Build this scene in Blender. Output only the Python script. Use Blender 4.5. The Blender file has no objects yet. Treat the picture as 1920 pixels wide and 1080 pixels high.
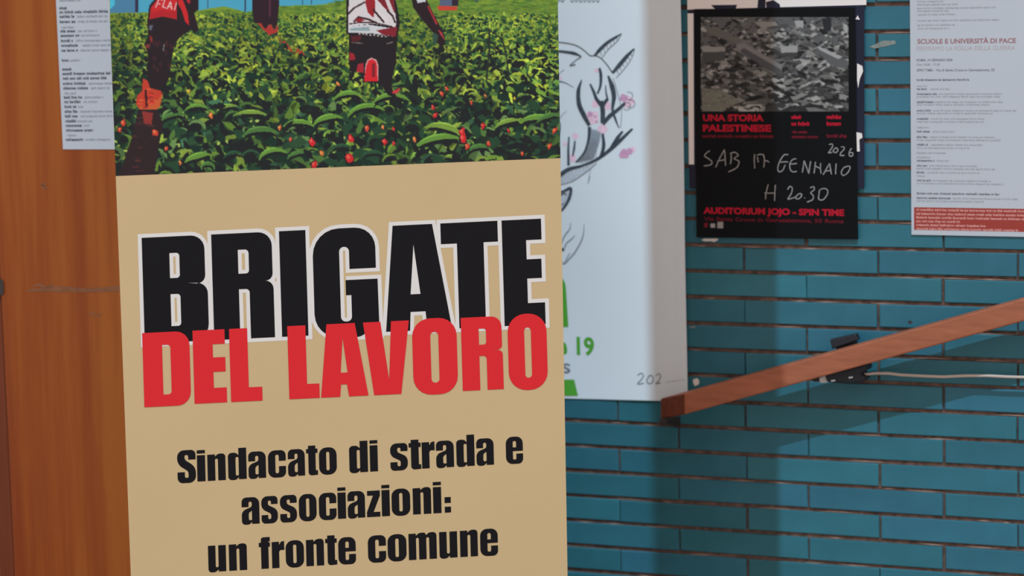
import bpy, math, random
import numpy as np
from mathutils import Matrix, Vector
from mathutils.geometry import tessellate_polygon
random.seed(7)
rng = np.random.default_rng(11)
S = bpy.context.scene
C = S.collection

# ------------------------------------------------------------------ camera
F = 5000.0
PITCH, ROLL = math.radians(-7.146), math.radians(-1.3646)
CAM = np.array([0.0, 0.0, 1.75])
FW = np.array([0, math.cos(PITCH), math.sin(PITCH)])
_up = np.array([0, -math.sin(PITCH), math.cos(PITCH)])
_rt = np.array([1.0, 0, 0])
RT = _rt*math.cos(ROLL) + _up*math.sin(ROLL)
UP = -_rt*math.sin(ROLL) + _up*math.cos(ROLL)
cam = bpy.data.objects.new('camera', bpy.data.cameras.new('camera'))
C.objects.link(cam)
cam.matrix_world = Matrix(((RT[0], UP[0], -FW[0], CAM[0]), (RT[1], UP[1], -FW[1], CAM[1]),
                           (RT[2], UP[2], -FW[2], CAM[2]), (0, 0, 0, 1)))
cam.data.sensor_width = 36; cam.data.lens = F/1920*36
cam.data.clip_start = .05
cam.data.dof.use_dof = True; cam.data.dof.focus_distance = 5.06; cam.data.dof.aperture_fstop = 2.4
S.camera = cam

# ------------------------------------------------------------------ light
W = bpy.data.worlds.new('world'); S.world = W; W.use_nodes = True
W.node_tree.nodes['Background'].inputs[0].default_value = (.79, .78, .79, 1)
W.node_tree.nodes['Background'].inputs[1].default_value = 1.0
sun = bpy.data.lights.new('daylight', 'SUN')
sun.color = (.464, .772, 1.0); sun.energy = 2.59; sun.angle = math.radians(.33)
so = bpy.data.objects.new('daylight', sun); C.objects.link(so)
so.rotation_euler = (math.atan2(1, 1.236), 0, 0)     # from behind the viewer, 51 degrees high
so.location = (0, -2, 6)
S.view_settings.view_transform = 'Standard'; S.view_settings.look = 'None'
S.view_settings.gamma = 1; S.view_settings.exposure = 0; S.view_settings.use_curve_mapping = False

# ------------------------------------------------------------------ helpers
def lin(c):
    c = np.asarray(c, float)/255
    return np.where(c <= .04045, c/12.92, ((c+.055)/1.055)**2.4)
LW = np.array([.657, .785, .876]); LB = np.array([.889, 1.049, 1.173])     # light arriving on the wall / on the banner
def aw(*c): return tuple(np.clip(lin(c)/LW, 0, .92))
def ab(*c): return tuple(np.clip(lin(c)/LB, 0, .92))

def mat(name, col, rough=.6, spec=.3, var=0.0, scale=(1, 1, 1), bump=0, rnd=0.0, nscale=30, col2=None, detail=4):
    m = bpy.data.materials.new(name); m.use_nodes = True
    nt = m.node_tree; b = nt.nodes['Principled BSDF']
    b.inputs['Base Color'].default_value = (*col, 1)
    b.inputs['Roughness'].default_value = rough
    b.inputs['Specular IOR Level'].default_value = spec
    if var or col2 or bump:
        tc = nt.nodes.new('ShaderNodeTexCoord'); mp = nt.nodes.new('ShaderNodeMapping')
        mp.inputs['Scale'].default_value = scale
        no = nt.nodes.new('ShaderNodeTexNoise'); no.inputs['Scale'].default_value = nscale
        no.inputs['Detail'].default_value = detail
        nt.links.new(tc.outputs['Object'], mp.inputs[0]); nt.links.new(mp.outputs[0], no.inputs[0])
        rp = nt.nodes.new('ShaderNodeValToRGB')
        a = tuple(max(0, c*(1-var)) for c in col); d = col2 if col2 else tuple(min(1, c*(1+var)) for c in col)
        rp.color_ramp.elements[0].position = .3; rp.color_ramp.elements[1].position = .7
        rp.color_ramp.elements[0].color = (*a, 1); rp.color_ramp.elements[1].color = (*d, 1)
        nt.links.new(no.outputs[0], rp.inputs[0])
        out = rp.outputs[0]
        if rnd:
            oi = nt.nodes.new('ShaderNodeObjectInfo'); hs = nt.nodes.new('ShaderNodeHueSaturation')
            mr = nt.nodes.new('ShaderNodeMapRange'); mr.inputs[3].default_value = 1-rnd; mr.inputs[4].default_value = 1+rnd
            mh = nt.nodes.new('ShaderNodeMapRange'); mh.inputs[3].default_value = .49; mh.inputs[4].default_value = .508
            nt.links.new(oi.outputs['Random'], mr.inputs[0]); nt.links.new(mr.outputs[0], hs.inputs['Value'])
            mm = nt.nodes.new('ShaderNodeMath'); mm.operation = 'FRACT'
            m2 = nt.nodes.new('ShaderNodeMath'); m2.operation = 'MULTIPLY'; m2.inputs[1].default_value = 7.3
            nt.links.new(oi.outputs['Random'], m2.inputs[0]); nt.links.new(m2.outputs[0], mm.inputs[0])
            nt.links.new(mm.outputs[0], mh.inputs[0]); nt.links.new(mh.outputs[0], hs.inputs['Hue'])
            nt.links.new(out, hs.inputs['Color']); out = hs.outputs[0]
        nt.links.new(out, b.inputs['Base Color'])
        if bump:
            bp = nt.nodes.new('ShaderNodeBump'); bp.inputs['Strength'].default_value = bump; bp.inputs['Distance'].default_value = .002
            nt.links.new(no.outputs[0], bp.inputs['Height']); nt.links.new(bp.outputs[0], b.inputs['Normal'])
    return m

def tag(o, label=None, cat=None, group=None, kind=None):
    if label: o['label'] = label
    if cat: o['category'] = cat
    if group: o['group'] = group
    if kind: o['kind'] = kind
    return o
def wloc(o):
    v = Vector((0, 0, 0))
    while o is not None: v = v + o.location; o = o.parent
    return np.array(v)
def empty(name, loc, label, cat, group=None):
    o = bpy.data.objects.new(name, None); o.location = loc; o.empty_display_size = .05
    C.objects.link(o); return tag(o, label, cat, group)
def mk(name, V, faces, m, parent=None, loc=None, smooth=False):
    """world-space vertices -> one mesh object, origin at loc (or at its parent)"""
    V = np.asarray(V, float)
    if loc is None: loc = wloc(parent) if parent is not None else np.array([V[:, 0].mean(), V[:, 1].mean(), V[:, 2].min()])
    me = bpy.data.meshes.new(name); me.from_pydata([tuple(v) for v in V-np.asarray(loc)], [], faces); me.update()
    me.materials.append(m)
    if smooth:
        for p in me.polygons: p.use_smooth = True
    o = bpy.data.objects.new(name, me); C.objects.link(o)
    o.location = np.asarray(loc) - (wloc(parent) if parent is not None else 0)
    if parent is not None: o.parent = parent
    return o

def ray(x, y): return FW + RT*(x-960)/F - UP*(y-540)/F
class Plane:
    """a flat thing standing in the room: origin O, horizontal axis u, up axis v, normal n (towards the room)"""
    def __init__(s, yaw, roll, O):
        u = np.array([math.cos(yaw), math.sin(yaw), 0]); v = np.array([0, 0, 1.0])
        s.u = u*math.cos(roll) + v*math.sin(roll); s.v = -u*math.sin(roll) + v*math.cos(roll)
        s.n = np.cross(s.u, s.v); s.O = np.asarray(O, float); s.wave = None
    def uv(s, x, y, q=0):
        """plane coordinates (metres) of the point seen at photo position x, y on the layer q in front"""
        r = ray(x, y); t = ((s.O + s.n*q - CAM)@s.n)/(r@s.n); P = CAM + r*t - s.O
        return np.array([P@s.u, P@s.v])
    def W(s, a, b, q=0):
        if s.wave: q = q + s.wave(a, b)
        return s.O + s.u*a + s.v*b + s.n*q
WY = math.radians(-23.011)
_n = np.array([math.sin(-WY), math.cos(WY), 0])
wall = Plane(WY, 0, np.array([0, 5.25/_n[1], 0]))
_b = CAM + ray(640, 540)*5.05
ban = Plane(math.radians(11.777), math.radians(-.26), _b)
_d = CAM + ray(120, 450)*5.5
door = Plane(math.radians(-14), 0, np.array([_d[0], _d[1], 0]))

def rounded(pts, seg=6):
    out = []; n = len(pts)
    for i in range(n):
        p = pts[i]; r = p[2] if len(p) > 2 else 0
        P = np.array(p[:2], float)
        if r <= 0: out.append(P); continue
        A = np.array(pts[i-1][:2], float); B = np.array(pts[(i+1) % n][:2], float)
        la, lb = np.linalg.norm(A-P), np.linalg.norm(B-P)
        t = min(r, la*.499, lb*.499)
        a = P + (A-P)/la*t; b = P + (B-P)/lb*t
        ca = a + (P-a)*.56; cb = b + (P-b)*.56
        for k in range(seg+1):
            s = k/seg
            out.append(a*(1-s)**3 + 3*ca*s*(1-s)**2 + 3*cb*s*s*(1-s) + b*s**3)
    return np.array(out)
def area(p):
    p = np.array([q[:2] for q in p], float); x, y = p[:, 0], p[:, 1]
    return .5*np.sum(x*np.roll(y, -1) - y*np.roll(x, -1))
def offset(pts, d):
    """grow (d>0) a closed control polygon with mitred corners, corner radii follow"""
    s = 1 if area(pts) > 0 else -1; n = len(pts); out = []
    for i in range(n):
        A, P, B = [np.array(q[:2], float) for q in (pts[i-1], pts[i], pts[(i+1) % n])]
        e1 = (P-A)/np.linalg.norm(P-A); e2 = (B-P)/np.linalg.norm(B-P)
        n1 = np.array([e1[1], -e1[0]])*s; n2 = np.array([e2[1], -e2[0]])*s
        k = max(.25, 1 + n1@n2); Q = P + (n1+n2)/k*d
        cr = (e1[0]*e2[1]-e1[1]*e2[0])*s
        r = pts[i][2] if len(pts[i]) > 2 else 0
        if r > 0: r = max(.8, r + (d if cr > 0 else -d))
        out.append((Q[0], Q[1], r))
    return out
class Flat:
    """collects flat printed shapes in photo positions or plane metres, on a layer q of a plane"""
    def __init__(s, pl): s.pl = pl; s.V = []; s.F = []
    def loops(s, loops, q):                       # loops in plane metres; even-odd holes
        L = [[Vector((p[0], p[1], 0)) for p in lp] for lp in loops]
        b = len(s.V)
        for lp in loops:
            for p in lp: s.V.append(s.pl.W(p[0], p[1], q))
        for t in tessellate_polygon(L): 
            a, c, d = t
            A, B, D = [np.array(x) for x in (s.V[b+a], s.V[b+c], s.V[b+d])]
            s.F.append((b+a, b+c, b+d) if np.cross(B-A, D-A)@s.pl.n > 0 else (b+a, b+d, b+c))
    def px(s, loops, q): s.loops([[s.pl.uv(p[0], p[1], q) for p in lp] for lp in loops], q)
    def rect(s, a0, b0, a1, b1, q):
        b = len(s.V)
        for p in ((a0, b0), (a1, b0), (a1, b1), (a0, b1)): s.V.append(s.pl.W(*p, q))
        s.F.append((b, b+1, b+2, b+3))
    def ribbon(s, pts, ws, q, ispx=True, smooth=True):
        P = np.array([s.pl.uv(p[0], p[1], q) if ispx else p for p in pts]); k = 1/930. if ispx else 1
        if np.isscalar(ws): ws = [ws]*len(P)
        ws = np.array(list(ws) + [ws[-1]]*(len(P)-len(ws)), float)*k
        if smooth and len(P) > 2:                 # Catmull-Rom
            Q = []; Wd = []; E = np.vstack([2*P[0]-P[1], P, 2*P[-1]-P[-2]])
            for i in range(len(P)-1):
                p0, p1, p2, p3 = E[i:i+4]
                for t in np.linspace(0, 1, 6)[:-1]:
                    Q.append(.5*(2*p1+(p2-p0)*t+(2*p0-5*p1+4*p2-p3)*t*t+(3*p1-p0-3*p2+p3)*t**3)); Wd.append(ws[i]*(1-t)+ws[i+1]*t)
            Q.append(P[-1]); Wd.append(ws[-1]); P = np.array(Q); ws = np.array(Wd)
        T = np.gradient(P, axis=0); T /= np.linalg.norm(T, axis=1)[:, None]+1e-12
        N = np.stack([-T[:, 1], T[:, 0]], 1); b = len(s.V)
        for p, n_, w in zip(P, N, ws):
            s.V.append(s.pl.W(*(p-n_*w/2), q)); s.V.append(s.pl.W(*(p+n_*w/2), q))
        for i in range(len(P)-1): s.F.append((b+2*i, b+2*i+2, b+2*i+3, b+2*i+1))
    def blob(s, x, y, r, q, seed=0, n=22, ell=1):
        R = random.Random(seed); a0 = R.random()*6; k = R.choice((3, 4, 5))
        s.px([[(x+r*(1+.12*math.sin(k*t+a0))*math.cos(t), y+r*ell*(1+.12*math.sin(k*t+a0))*math.sin(t)) for t in np.linspace(0, 2*math.pi, n, endpoint=False)]], q)
    def bars(s, a, b, w, h, q, seed, weight=1.0, gap=.25):
        """a line of lettering too small to read: rows of letter-sized marks from (a,b), w wide, h high"""
        R = random.Random(seed); x = a
        while x < a+w:
            for _ in range(R.randint(2, 9)):
                lw = h*R.uniform(.45, .8); up = h*R.choice((.7, .7, .7, 1.0)); 
                if x+lw > a+w: break
                t = h*.17*weight; k = R.random()
                if k < .6: s.rect(x, b, x+t, b+up, q); s.rect(x+lw-t, b, x+lw, b+.7*h, q); s.rect(x+t, b+.7*h-t, x+lw-t, b+.7*h, q)
                elif k < .85: s.rect(x, b, x+t, b+.7*h, q); s.rect(x+t, b, x+lw, b+t, q); s.rect(x+t, b+.7*h-t, x+lw, b+.7*h, q); s.rect(x+t, b+.35*h-t/2, x+lw*.9, b+.35*h+t/2, q)
                else: s.rect(x, b, x+t*1.2, b+h, q); lw = t*1.2
                x += lw + h*gap*.7
            x += h*.42
            if x > a+w-h: break
    def text(s, txt, a, b, w, h, q, bold=0.0):
        V, Fc = glyphs(txt, bold); x0, x1 = V[:, 0].min(), V[:, 0].max(); base = len(s.V)
        for v in V: s.V.append(s.pl.W(a+(v[0]-x0)/(x1-x0)*w, b+v[1]/.70*h, q))
        s.F += [tuple(base+i for i in f) for f in Fc]
    def done(s, name, m, parent=None, **k):
        o = mk(name, s.V, s.F, m, parent, **k); o['kind'] = 'stuff'; return o
def glyphs(txt, bold):
    cu = bpy.data.curves.new('t', 'FONT'); cu.body = txt; cu.size = 1; cu.offset = bold; cu.resolution_u = 3
    o = bpy.data.objects.new('t', cu); C.objects.link(o)
    me = bpy.data.meshes.new_from_object(o.evaluated_get(bpy.context.evaluated_depsgraph_get()))
    V = np.array([v.co[:2] for v in me.vertices]); Fc = [tuple(p.vertices) for p in me.polygons]
    bpy.data.objects.remove(o); bpy.data.curves.remove(cu); bpy.data.meshes.remove(me)
    return V, Fc
def slab(pl, corners, q0, q1, name, m, parent=None, nx=1, ny=1, **k):
    """sheet between layers q0 and q1; corners TL TR BR BL in plane metres"""
    TL, TR, BR, BL = [np.array(c, float) for c in corners]; V = []; Fc = []
    for q in (q1, q0):
        for j in range(ny+1):
            for i in range(nx+1):
                s_, t_ = i/nx, j/ny
                p = (TL*(1-s_)+TR*s_)*(1-t_) + (BL*(1-s_)+BR*s_)*t_
                V.append(pl.W(p[0], p[1], q))
    n = (nx+1)*(ny+1)
    for j in range(ny):
        for i in range(nx):
            a = j*(nx+1)+i; Fc.append((a, a+nx+1, a+nx+2, a+1)); Fc.append((n+a, n+a+1, n+a+nx+2, n+a+nx+1))
    for i in range(nx): a = i; Fc.append((a, a+1, n+a+1, n+a)); a = ny*(nx+1)+i; Fc.append((a, n+a, n+a+1, a+1))
    for j in range(ny): a = j*(nx+1); Fc.append((a, n+a, n+a+nx+1, a+nx+1)); a = j*(nx+1)+nx; Fc.append((a, a+nx+1, n+a+nx+1, n+a))
    return mk(name, V, Fc, m, parent, **k)
def pxs(pl, pts, q=0): return [pl.uv(x, y, q) for x, y in pts]
def hexa(V8, name, m, parent=None, **k):       # 4 front corners then 4 back corners, same order
    return mk(name, V8, [(0, 1, 2, 3), (7, 6, 5, 4), (0, 4, 5, 1), (1, 5, 6, 2), (2, 6, 7, 3), (3, 7, 4, 0)], m, parent, **k)
def box(c0, c1, name, m, parent=None, bev=0, **k):
    x0, y0, z0 = c0; x1, y1, z1 = c1
    o = hexa([(x0, y0, z0), (x1, y0, z0), (x1, y0, z1), (x0, y0, z1), (x0, y1, z0), (x1, y1, z0), (x1, y1, z1), (x0, y1, z1)], name, m, parent, **k)
    if bev: b = o.modifiers.new('bevel', 'BEVEL'); b.width = bev; b.segments = 2
    return o
def tube(pts, r, name, m, parent=None, seg=10):
    P = np.array(pts, float); T = np.gradient(P, axis=0); T /= np.linalg.norm(T, axis=1)[:, None]; V = []; Fc = []
    rs = [r]*len(P) if np.isscalar(r) else r
    for p, t, rr in zip(P, T, rs):
        a = np.cross(t, [0, 0, 1.0]) if abs(t[2]) < .9 else np.cross(t, [1.0, 0, 0]); a /= np.linalg.norm(a); b = np.cross(t, a)
        for k in range(seg): V.append(p + rr*(a*math.cos(2*math.pi*k/seg) + b*math.sin(2*math.pi*k/seg)))
    for i in range(len(P)-1):
        for k in range(seg): Fc.append((i*seg+k, i*seg+(k+1) % seg, (i+1)*seg+(k+1) % seg, (i+1)*seg+k))
    Fc.append(tuple(range(seg))[::-1]); Fc.append(tuple((len(P)-1)*seg+k for k in range(seg)))
    return mk(name, V, Fc, m, parent, smooth=True)

# ------------------------------------------------------------------ materials
M = {}
M['teal'] = mat('teal_glaze', aw(39, 92, 108), .35, .3, var=.13, rnd=.09, nscale=9, detail=5, bump=.15)
M['mortar'] = mat('mortar', aw(88, 72, 66), .95, .1, var=.45, nscale=60, bump=.6, detail=6)
M['floor'] = mat('terrazzo', aw(120, 112, 105), .5, .3, var=.2, nscale=90)
M['white_paper'] = mat('white_paper', aw(157, 165, 174), .75, .15, var=.015, nscale=6)
M['poster_paper'] = mat('poster_paper', aw(189, 203, 213), .7, .15, var=.015, nscale=5)
M['black_print'] = mat('black_print', aw(6, 6, 8), .6, .15)
M['navy_paper'] = mat('navy_paper', aw(24, 24, 42), .6, .25, var=.2, nscale=12)
M['red_print'] = mat('red_print', aw(152, 12, 36), .6, .2, var=.1, nscale=40)
M['dark_red_print'] = mat('dark_red_print', aw(92, 12, 28), .6, .2)
M['chalk'] = mat('chalk_marker', aw(128, 130, 130), .8, .1, var=.25, nscale=200)
M['scrap'] = mat('torn_white_paper', aw(196, 194, 194), .8, .1)
M['ink'] = mat('ink', aw(58, 68, 78), .7, .1, var=.3, nscale=150)
M['thin_ink'] = mat('thin_ink', aw(88, 100, 112), .7, .1)
M['grey_wash'] = mat('grey_wash', aw(164, 176, 188), .7, .1, var=.15, nscale=300, scale=(1, 1, .3))
M['pink'] = mat('pink_wash', aw(205, 178, 198), .7, .1, var=.08, nscale=120)
M['deep_pink'] = mat('deep_pink_wash', aw(178, 140, 172), .7, .1, var=.08, nscale=120)
M['green'] = mat('green_print', aw(72, 146, 52), .7, .1)
M['grey_text'] = mat('grey_text', aw(105, 112, 122), .7, .1)
M['dark_text'] = mat('dark_text', aw(70, 74, 84), .7, .1)
M['brown_text'] = mat('red_brown_text', aw(132, 98, 104), .7, .1)
M['pale_brown_text'] = mat('pale_brown_text', aw(150, 140, 146), .7, .1)
M['brick_red'] = mat('brick_red_print', aw(132, 56, 50), .7, .1)
M['pale_on_red'] = mat('pale_text_on_red', aw(180, 128, 124), .7, .1)
M['rail'] = mat('rail_wood', aw(134, 80, 57), .5, .3, var=.16, nscale=14, scale=(1, 1, 6), detail=6)
M['dark_metal'] = mat('dark_metal', aw(45, 38, 36), .5, .4)
M['black_plastic'] = mat('black_plastic', aw(24, 26, 34), .45, .4)
M['cable'] = mat('cream_cable', aw(168, 158, 152), .5, .3)
M['white_plastic'] = mat('white_plastic', aw(200, 205, 205), .5, .3)
M['beige'] = mat('beige_vinyl', ab(197, 171, 130), .6, .12, var=.02, nscale=3)
M['b_black'] = mat('black_ink_on_vinyl', ab(19, 15, 18), .6, .15)
M['b_white'] = mat('white_ink_on_vinyl', ab(216, 211, 208), .55, .2)
M['b_red'] = mat('red_ink_on_vinyl', ab(214, 38, 44), .55, .2)
M['b_sky'] = mat('sky_ink_on_vinyl', ab(80, 160, 190), .55, .2)
M['alu'] = mat('brushed_aluminium', (.6, .6, .62), .35, .5); M['alu'].node_tree.nodes['Principled BSDF'].inputs['Metallic'].default_value = .9
M['plaster'] = mat('pale_plaster', (.55, .53, .5), .8, .1, var=.04)
def vc_mat(name, rough=.55):
    m = bpy.data.materials.new(name); m.use_nodes = True; nt = m.node_tree; b = nt.nodes['Principled BSDF']
    at = nt.nodes.new('ShaderNodeAttribute'); at.attribute_name = 'print'
    nt.links.new(at.outputs['Color'], b.inputs['Base Color']); b.inputs['Roughness'].default_value = rough
    b.inputs['Specular IOR Level'].default_value = .2; return m
def wood_mat(name, c1, c2, c3):
    m = bpy.data.materials.new(name); m.use_nodes = True; nt = m.node_tree; b = nt.nodes['Principled BSDF']
    tc = nt.nodes.new('ShaderNodeTexCoord'); mp = nt.nodes.new('ShaderNodeMapping'); mp.inputs['Scale'].default_value = (1, 1, .035)
    n1 = nt.nodes.new('ShaderNodeTexNoise'); n1.inputs['Scale'].default_value = 15; n1.inputs['Detail'].default_value = 3; n1.inputs['Distortion'].default_value = .1
    n2 = nt.nodes.new('ShaderNodeTexNoise'); n2.inputs['Scale'].default_value = 160; n2.inputs['Detail'].default_value = 4
    mp2 = nt.nodes.new('ShaderNodeMapping'); mp2.inputs['Scale'].default_value = (1, 1, .05)
    mx = nt.nodes.new('ShaderNodeMath'); mx.operation = 'MULTIPLY_ADD'; mx.inputs[1].default_value = .16
    rp = nt.nodes.new('ShaderNodeValToRGB'); e = rp.color_ramp.elements
    e[0].position = .43; e[0].color = (*c1, 1); e[1].position = .70; e[1].color = (*c3, 1)
    k = e.new(.56); k.color = (*c2, 1)
    nt.links.new(tc.outputs['Object'], mp.inputs[0]); nt.links.new(tc.outputs['Object'], mp2.inputs[0])
    nt.links.new(mp.outputs[0], n1.inputs[0]); nt.links.new(mp2.outputs[0], n2.inputs[0])
    nt.links.new(n2.outputs[0], mx.inputs[0]); nt.links.new(n1.outputs[0], mx.inputs[2]); nt.links.new(mx.outputs[0], rp.inputs[0])
    nt.links.new(rp.outputs[0], b.inputs['Base Color']); b.inputs['Roughness'].default_value = .42; b.inputs['Specular IOR Level'].default_value = .25
    return m
M['door'] = wood_mat('varnished_wood', aw(108, 45, 8), aw(120, 57, 12), aw(131, 70, 20))
M['door_dark'] = wood_mat('dark_varnished_wood', aw(74, 30, 12), aw(86, 36, 14), aw(94, 42, 18))
M['scuff'] = mat('dull_scuffs', aw(112, 72, 50), .7, .1, var=.12, nscale=40)

# ------------------------------------------------------------------ structure
U0, U1, ZT = -1.9, 1.75, 2.62                      # wall extent in wall metres
o = slab(wall, [(U0, ZT), (U1, ZT), (U1, 0), (U0, 0)], -.12, -.0056, 'wall_back', M['mortar'])
tag(o, kind='structure'); WALL = o
o = box((-2.6, -1.2, -.08), (2.6, 7.2, 0), 'floor', M['floor']); tag(o, kind='structure')
o = None
# bricks: course lines at z = .752 - .05495 k, half bond
CH, BL = .05495, None
rows = [(-1, 1159), (-1, 1398), (-1, 1646), (-1, 1910), (0, 1272), (0, 1515), (0, 1768), (2, 1278), (2, 1518), (2, 1774), (1, 1154), (1, 1391), (1, 1639), (1, 1902)]
def linez(k): return .752 - CH*k
def u_at(px, k):
    y = 540.
    for _ in range(6):                              # the photo height of the middle of this course at px
        a = wall.uv(px, y); y += (a[1] - (linez(k)+linez(k+1))/2)*930
    return wall.uv(px, y)[0]
even = [u_at(p, k) for k, p in rows if k % 2]; odd = [u_at(p, k) for k, p in rows if not k % 2]
BL = float(np.mean([even[1]-even[0], even[2]-even[1], even[3]-even[2], odd[1]-odd[0], odd[2]-odd[1]]))
A0 = float(np.mean([(even[i]-BL*i) for i in range(4)])); A1 = float(np.mean([(odd[i]-BL*i) for i in range(3)]))
print('brick', BL, A0, A1)
JH, JV = .0084, .0036
def brick_mesh(hl, seed):
    """front-bevelled tile with slightly uneven arrises; local x along wall, z up, -y to the room"""
    R = random.Random(seed); hh = (CH-JH)/2; b = .0016; V = []
    for y, i in ((.006, 0), (-.0042, 0), (-.006, b)):
        for sx, sz in ((-1, -1), (1, -1), (1, 1), (-1, 1)):
            j = R.uniform(-.0004, .0004)
            V.append((sx*(hl-i)+j, y, sz*(hh-i)+j))
    # break the long top and bottom edges so they wander a little
    Fc = [(8, 9, 10, 11)]
    for a in (0, 4):
        for k in range(4): Fc.append((a+k, a+(k+1) % 4, a+4+(k+1) % 4, a+4+k))
    me = bpy.data.meshes.new('brick'); me.from_pydata(V, [], Fc); me.update(); me.materials.append(M['teal']); return me
bm_full = [brick_mesh(BL/2-JV/2, s) for s in range(6)]
restV, restF = [], []
cw, sw = math.cos(WY), math.sin(WY)
nb = 0
k = int(math.floor((.752-ZT)/CH))
while linez(k+1) > -.01:
    zc = (linez(k)+linez(k+1))/2
    if zc+CH/2 > ZT: k += 1; continue
    start = (A0 if k % 2 else A1); i0 = int(math.floor((U0-start)/BL)); i = i0
    while start+BL*i < U1:
        ul, ur = start+BL*i, start+BL*(i+1); i += 1
        if ur < U0+.02: continue
        ul_, ur_ = max(ul, U0), min(ur, U1)
        if ur_-ul_ < .03: continue
        uc = (ul_+ur_)/2 + random.uniform(-.0016, .0016); P = wall.W(uc, zc+random.uniform(-.0007, .0007), -.006)
        me = bm_full[random.randrange(6)] if (ul >= U0 and ur <= U1) else brick_mesh((ur_-ul_)/2-JV/2, i)
        rot = (random.gauss(0, .0025), random.gauss(0, .0012), WY+random.gauss(0, .0020))
        inview = (-.12 < uc < 1.35 and .38 < zc < 1.76)
        if inview:
            o = bpy.data.objects.new('brick', me); C.objects.link(o); o.parent = WALL
            o.location = P - wloc(WALL); o.rotation_euler = rot; nb += 1
        else:
            b = len(restV)
            for v in me.vertices: restV.append(P + np.array([v.co.x*cw - v.co.y*sw, v.co.x*sw + v.co.y*cw, v.co.z]))
            restF += [tuple(b+q for q in p.vertices) for p in me.polygons]
    k += 1
o = mk('brick_field', restV, restF, M['teal'], WALL); tag(o, kind='stuff')
print('bricks', nb)
# uneven mortar lips showing along the bed joints
mf = Flat(wall); R = random.Random(3)
for k in range(-18, 8):
    z = linez(k)-CH*0; a = -.1
    while a < 1.35:
        w = R.uniform(.02, .09)
        if R.random() < .5: mf.ribbon([(a, z-.0024+R.uniform(-.0006, .0006)), (a+w*.5, z-.0020+R.uniform(-.0009, .0009)), (a+w, z-.0024)], [.0006, .0034, .0006], -.0046, ispx=False)
        a += w+R.uniform(.01, .08)
M['mortar_lip'] = mat('pale_mortar_lips', aw(128, 110, 102), .95, .1, var=.25, nscale=50)
o = mf.done('mortar_lip', M['mortar_lip'], WALL); tag(o, kind='stuff')

# unseen panel added overhead only to shade a strip of the wall
pa, pb = np.array([.536, 3.47]), np.array([.299, 2.38]); dd = (pb-pa)/np.linalg.norm(pb-pa); nn = np.array([-dd[1], dd[0]])*.012
o = hexa([(*(pa-nn), 2.85), (*(pb-nn), 2.85), (*(pb-nn), 5.75), (*(pa-nn), 5.75), (*(pa+nn), 2.85), (*(pb+nn), 2.85), (*(pb+nn), 5.75), (*(pa+nn), 5.75)], 'shade_panel_1', M['plaster'])
tag(o, kind='structure')

# ------------------------------------------------------------------ wooden door at left
seam = door.uv(13, 800)[0]
DR = -.28 - door.O[0]                               # right end hidden behind the banner
o = slab(door, [(seam, 2.25), (DR, 2.25), (DR, .01), (seam, .01)], -.035, 0, 'door_1', M['door'], nx=1, ny=1)
b = o.modifiers.new('bevel', 'BEVEL'); b.width = .004; b.segments = 2
tag(o, kind='structure'); DOOR = o
f = Flat(door)
for x0, y0, x1, y1, w in ((50, 545, 225, 541, 11), (60, 537, 100, 535, 5), (165, 590, 190, 589, 4), (78, 349, 86, 349, 8)):
    f.ribbon([(x0, y0), ((x0*2+x1)/3, y0-3), ((x0+2*x1)/3, y1+3), (x1, y1)], [w*.35, w*1.1, w*.7, w], .0004)
tag(f.done('scuff_mark', M['scuff'], DOOR), 'dull grey scuffs across the varnish')
o = slab(door, [(seam-.9, 2.25), (seam-.004, 2.25), (seam-.004, .01), (seam-.9, .01)], -.05, -.012, 'door_2', M['door'])
tag(o, kind='structure'); D2 = o
o = slab(door, [(seam-.036, 2.25), (seam-.004, 2.25), (seam-.004, .01), (seam-.036, .01)], -.0119, -.009, 'edge_strip', M['door_dark'], D2)
f = Flat(door); f.px([rounded([(-9, 522, 3), (6, 525, 4), (7, 552, 4), (-9, 555, 3)])], .003)
tag(f.done('hinge_plate', M['dark_metal'], D2), 'dark metal plate at the seam')

# ------------------------------------------------------------------ roll-up banner
BT, BB = 2.06, .09
def bz(z): return (z-ban.O[2])
lft, rgt = ban.uv(225, 540)[0], ban.uv(1055, 540)[0]
base_c = ban.W((lft+rgt)/2, bz(.0)-0.0, -.02)
BAN = empty('roll_up_banner', (base_c[0], base_c[1], 0), 'tall beige roll-up banner with crop-picking picture, black and red headline, in front of the door', 'banner')
slab(ban, [(lft, bz(BT)), (rgt, bz(BT)), (rgt, bz(BB)), (lft, bz(BB))], -.0006, 0, 'banner_sheet', M['beige'], BAN)
slab(ban, [(lft-.004, bz(BT+.02)), (rgt+.004, bz(BT+.02)), (rgt+.004, bz(BT-.008)), (lft-.004, bz(BT-.008))], -.012, .006, 'top_rail', M['alu'], BAN)
o = slab(ban, [(lft-.01, bz(.095)), (rgt+.01, bz(.095)), (rgt+.01, bz(.01)), (lft-.01, bz(.01))], -.07, .035, 'base', M['alu'], BAN)
b = o.modifiers.new('bevel', 'BEVEL'); b.width = .015; b.segments = 3
mid = (lft+rgt)/2
tube([ban.W(mid, bz(.08), -.03), ban.W(mid, bz(1.0), -.03), ban.W(mid, bz(BT), -.02)], .008, 'pole', M['alu'], BAN)
for a in (lft+.12, rgt-.12): slab(ban, [(a-.02, bz(.012)), (a+.02, bz(.012)), (a+.02, bz(.0)), (a-.02, bz(.0))], -.16, .10, 'foot', M['alu'], BAN)

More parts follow.
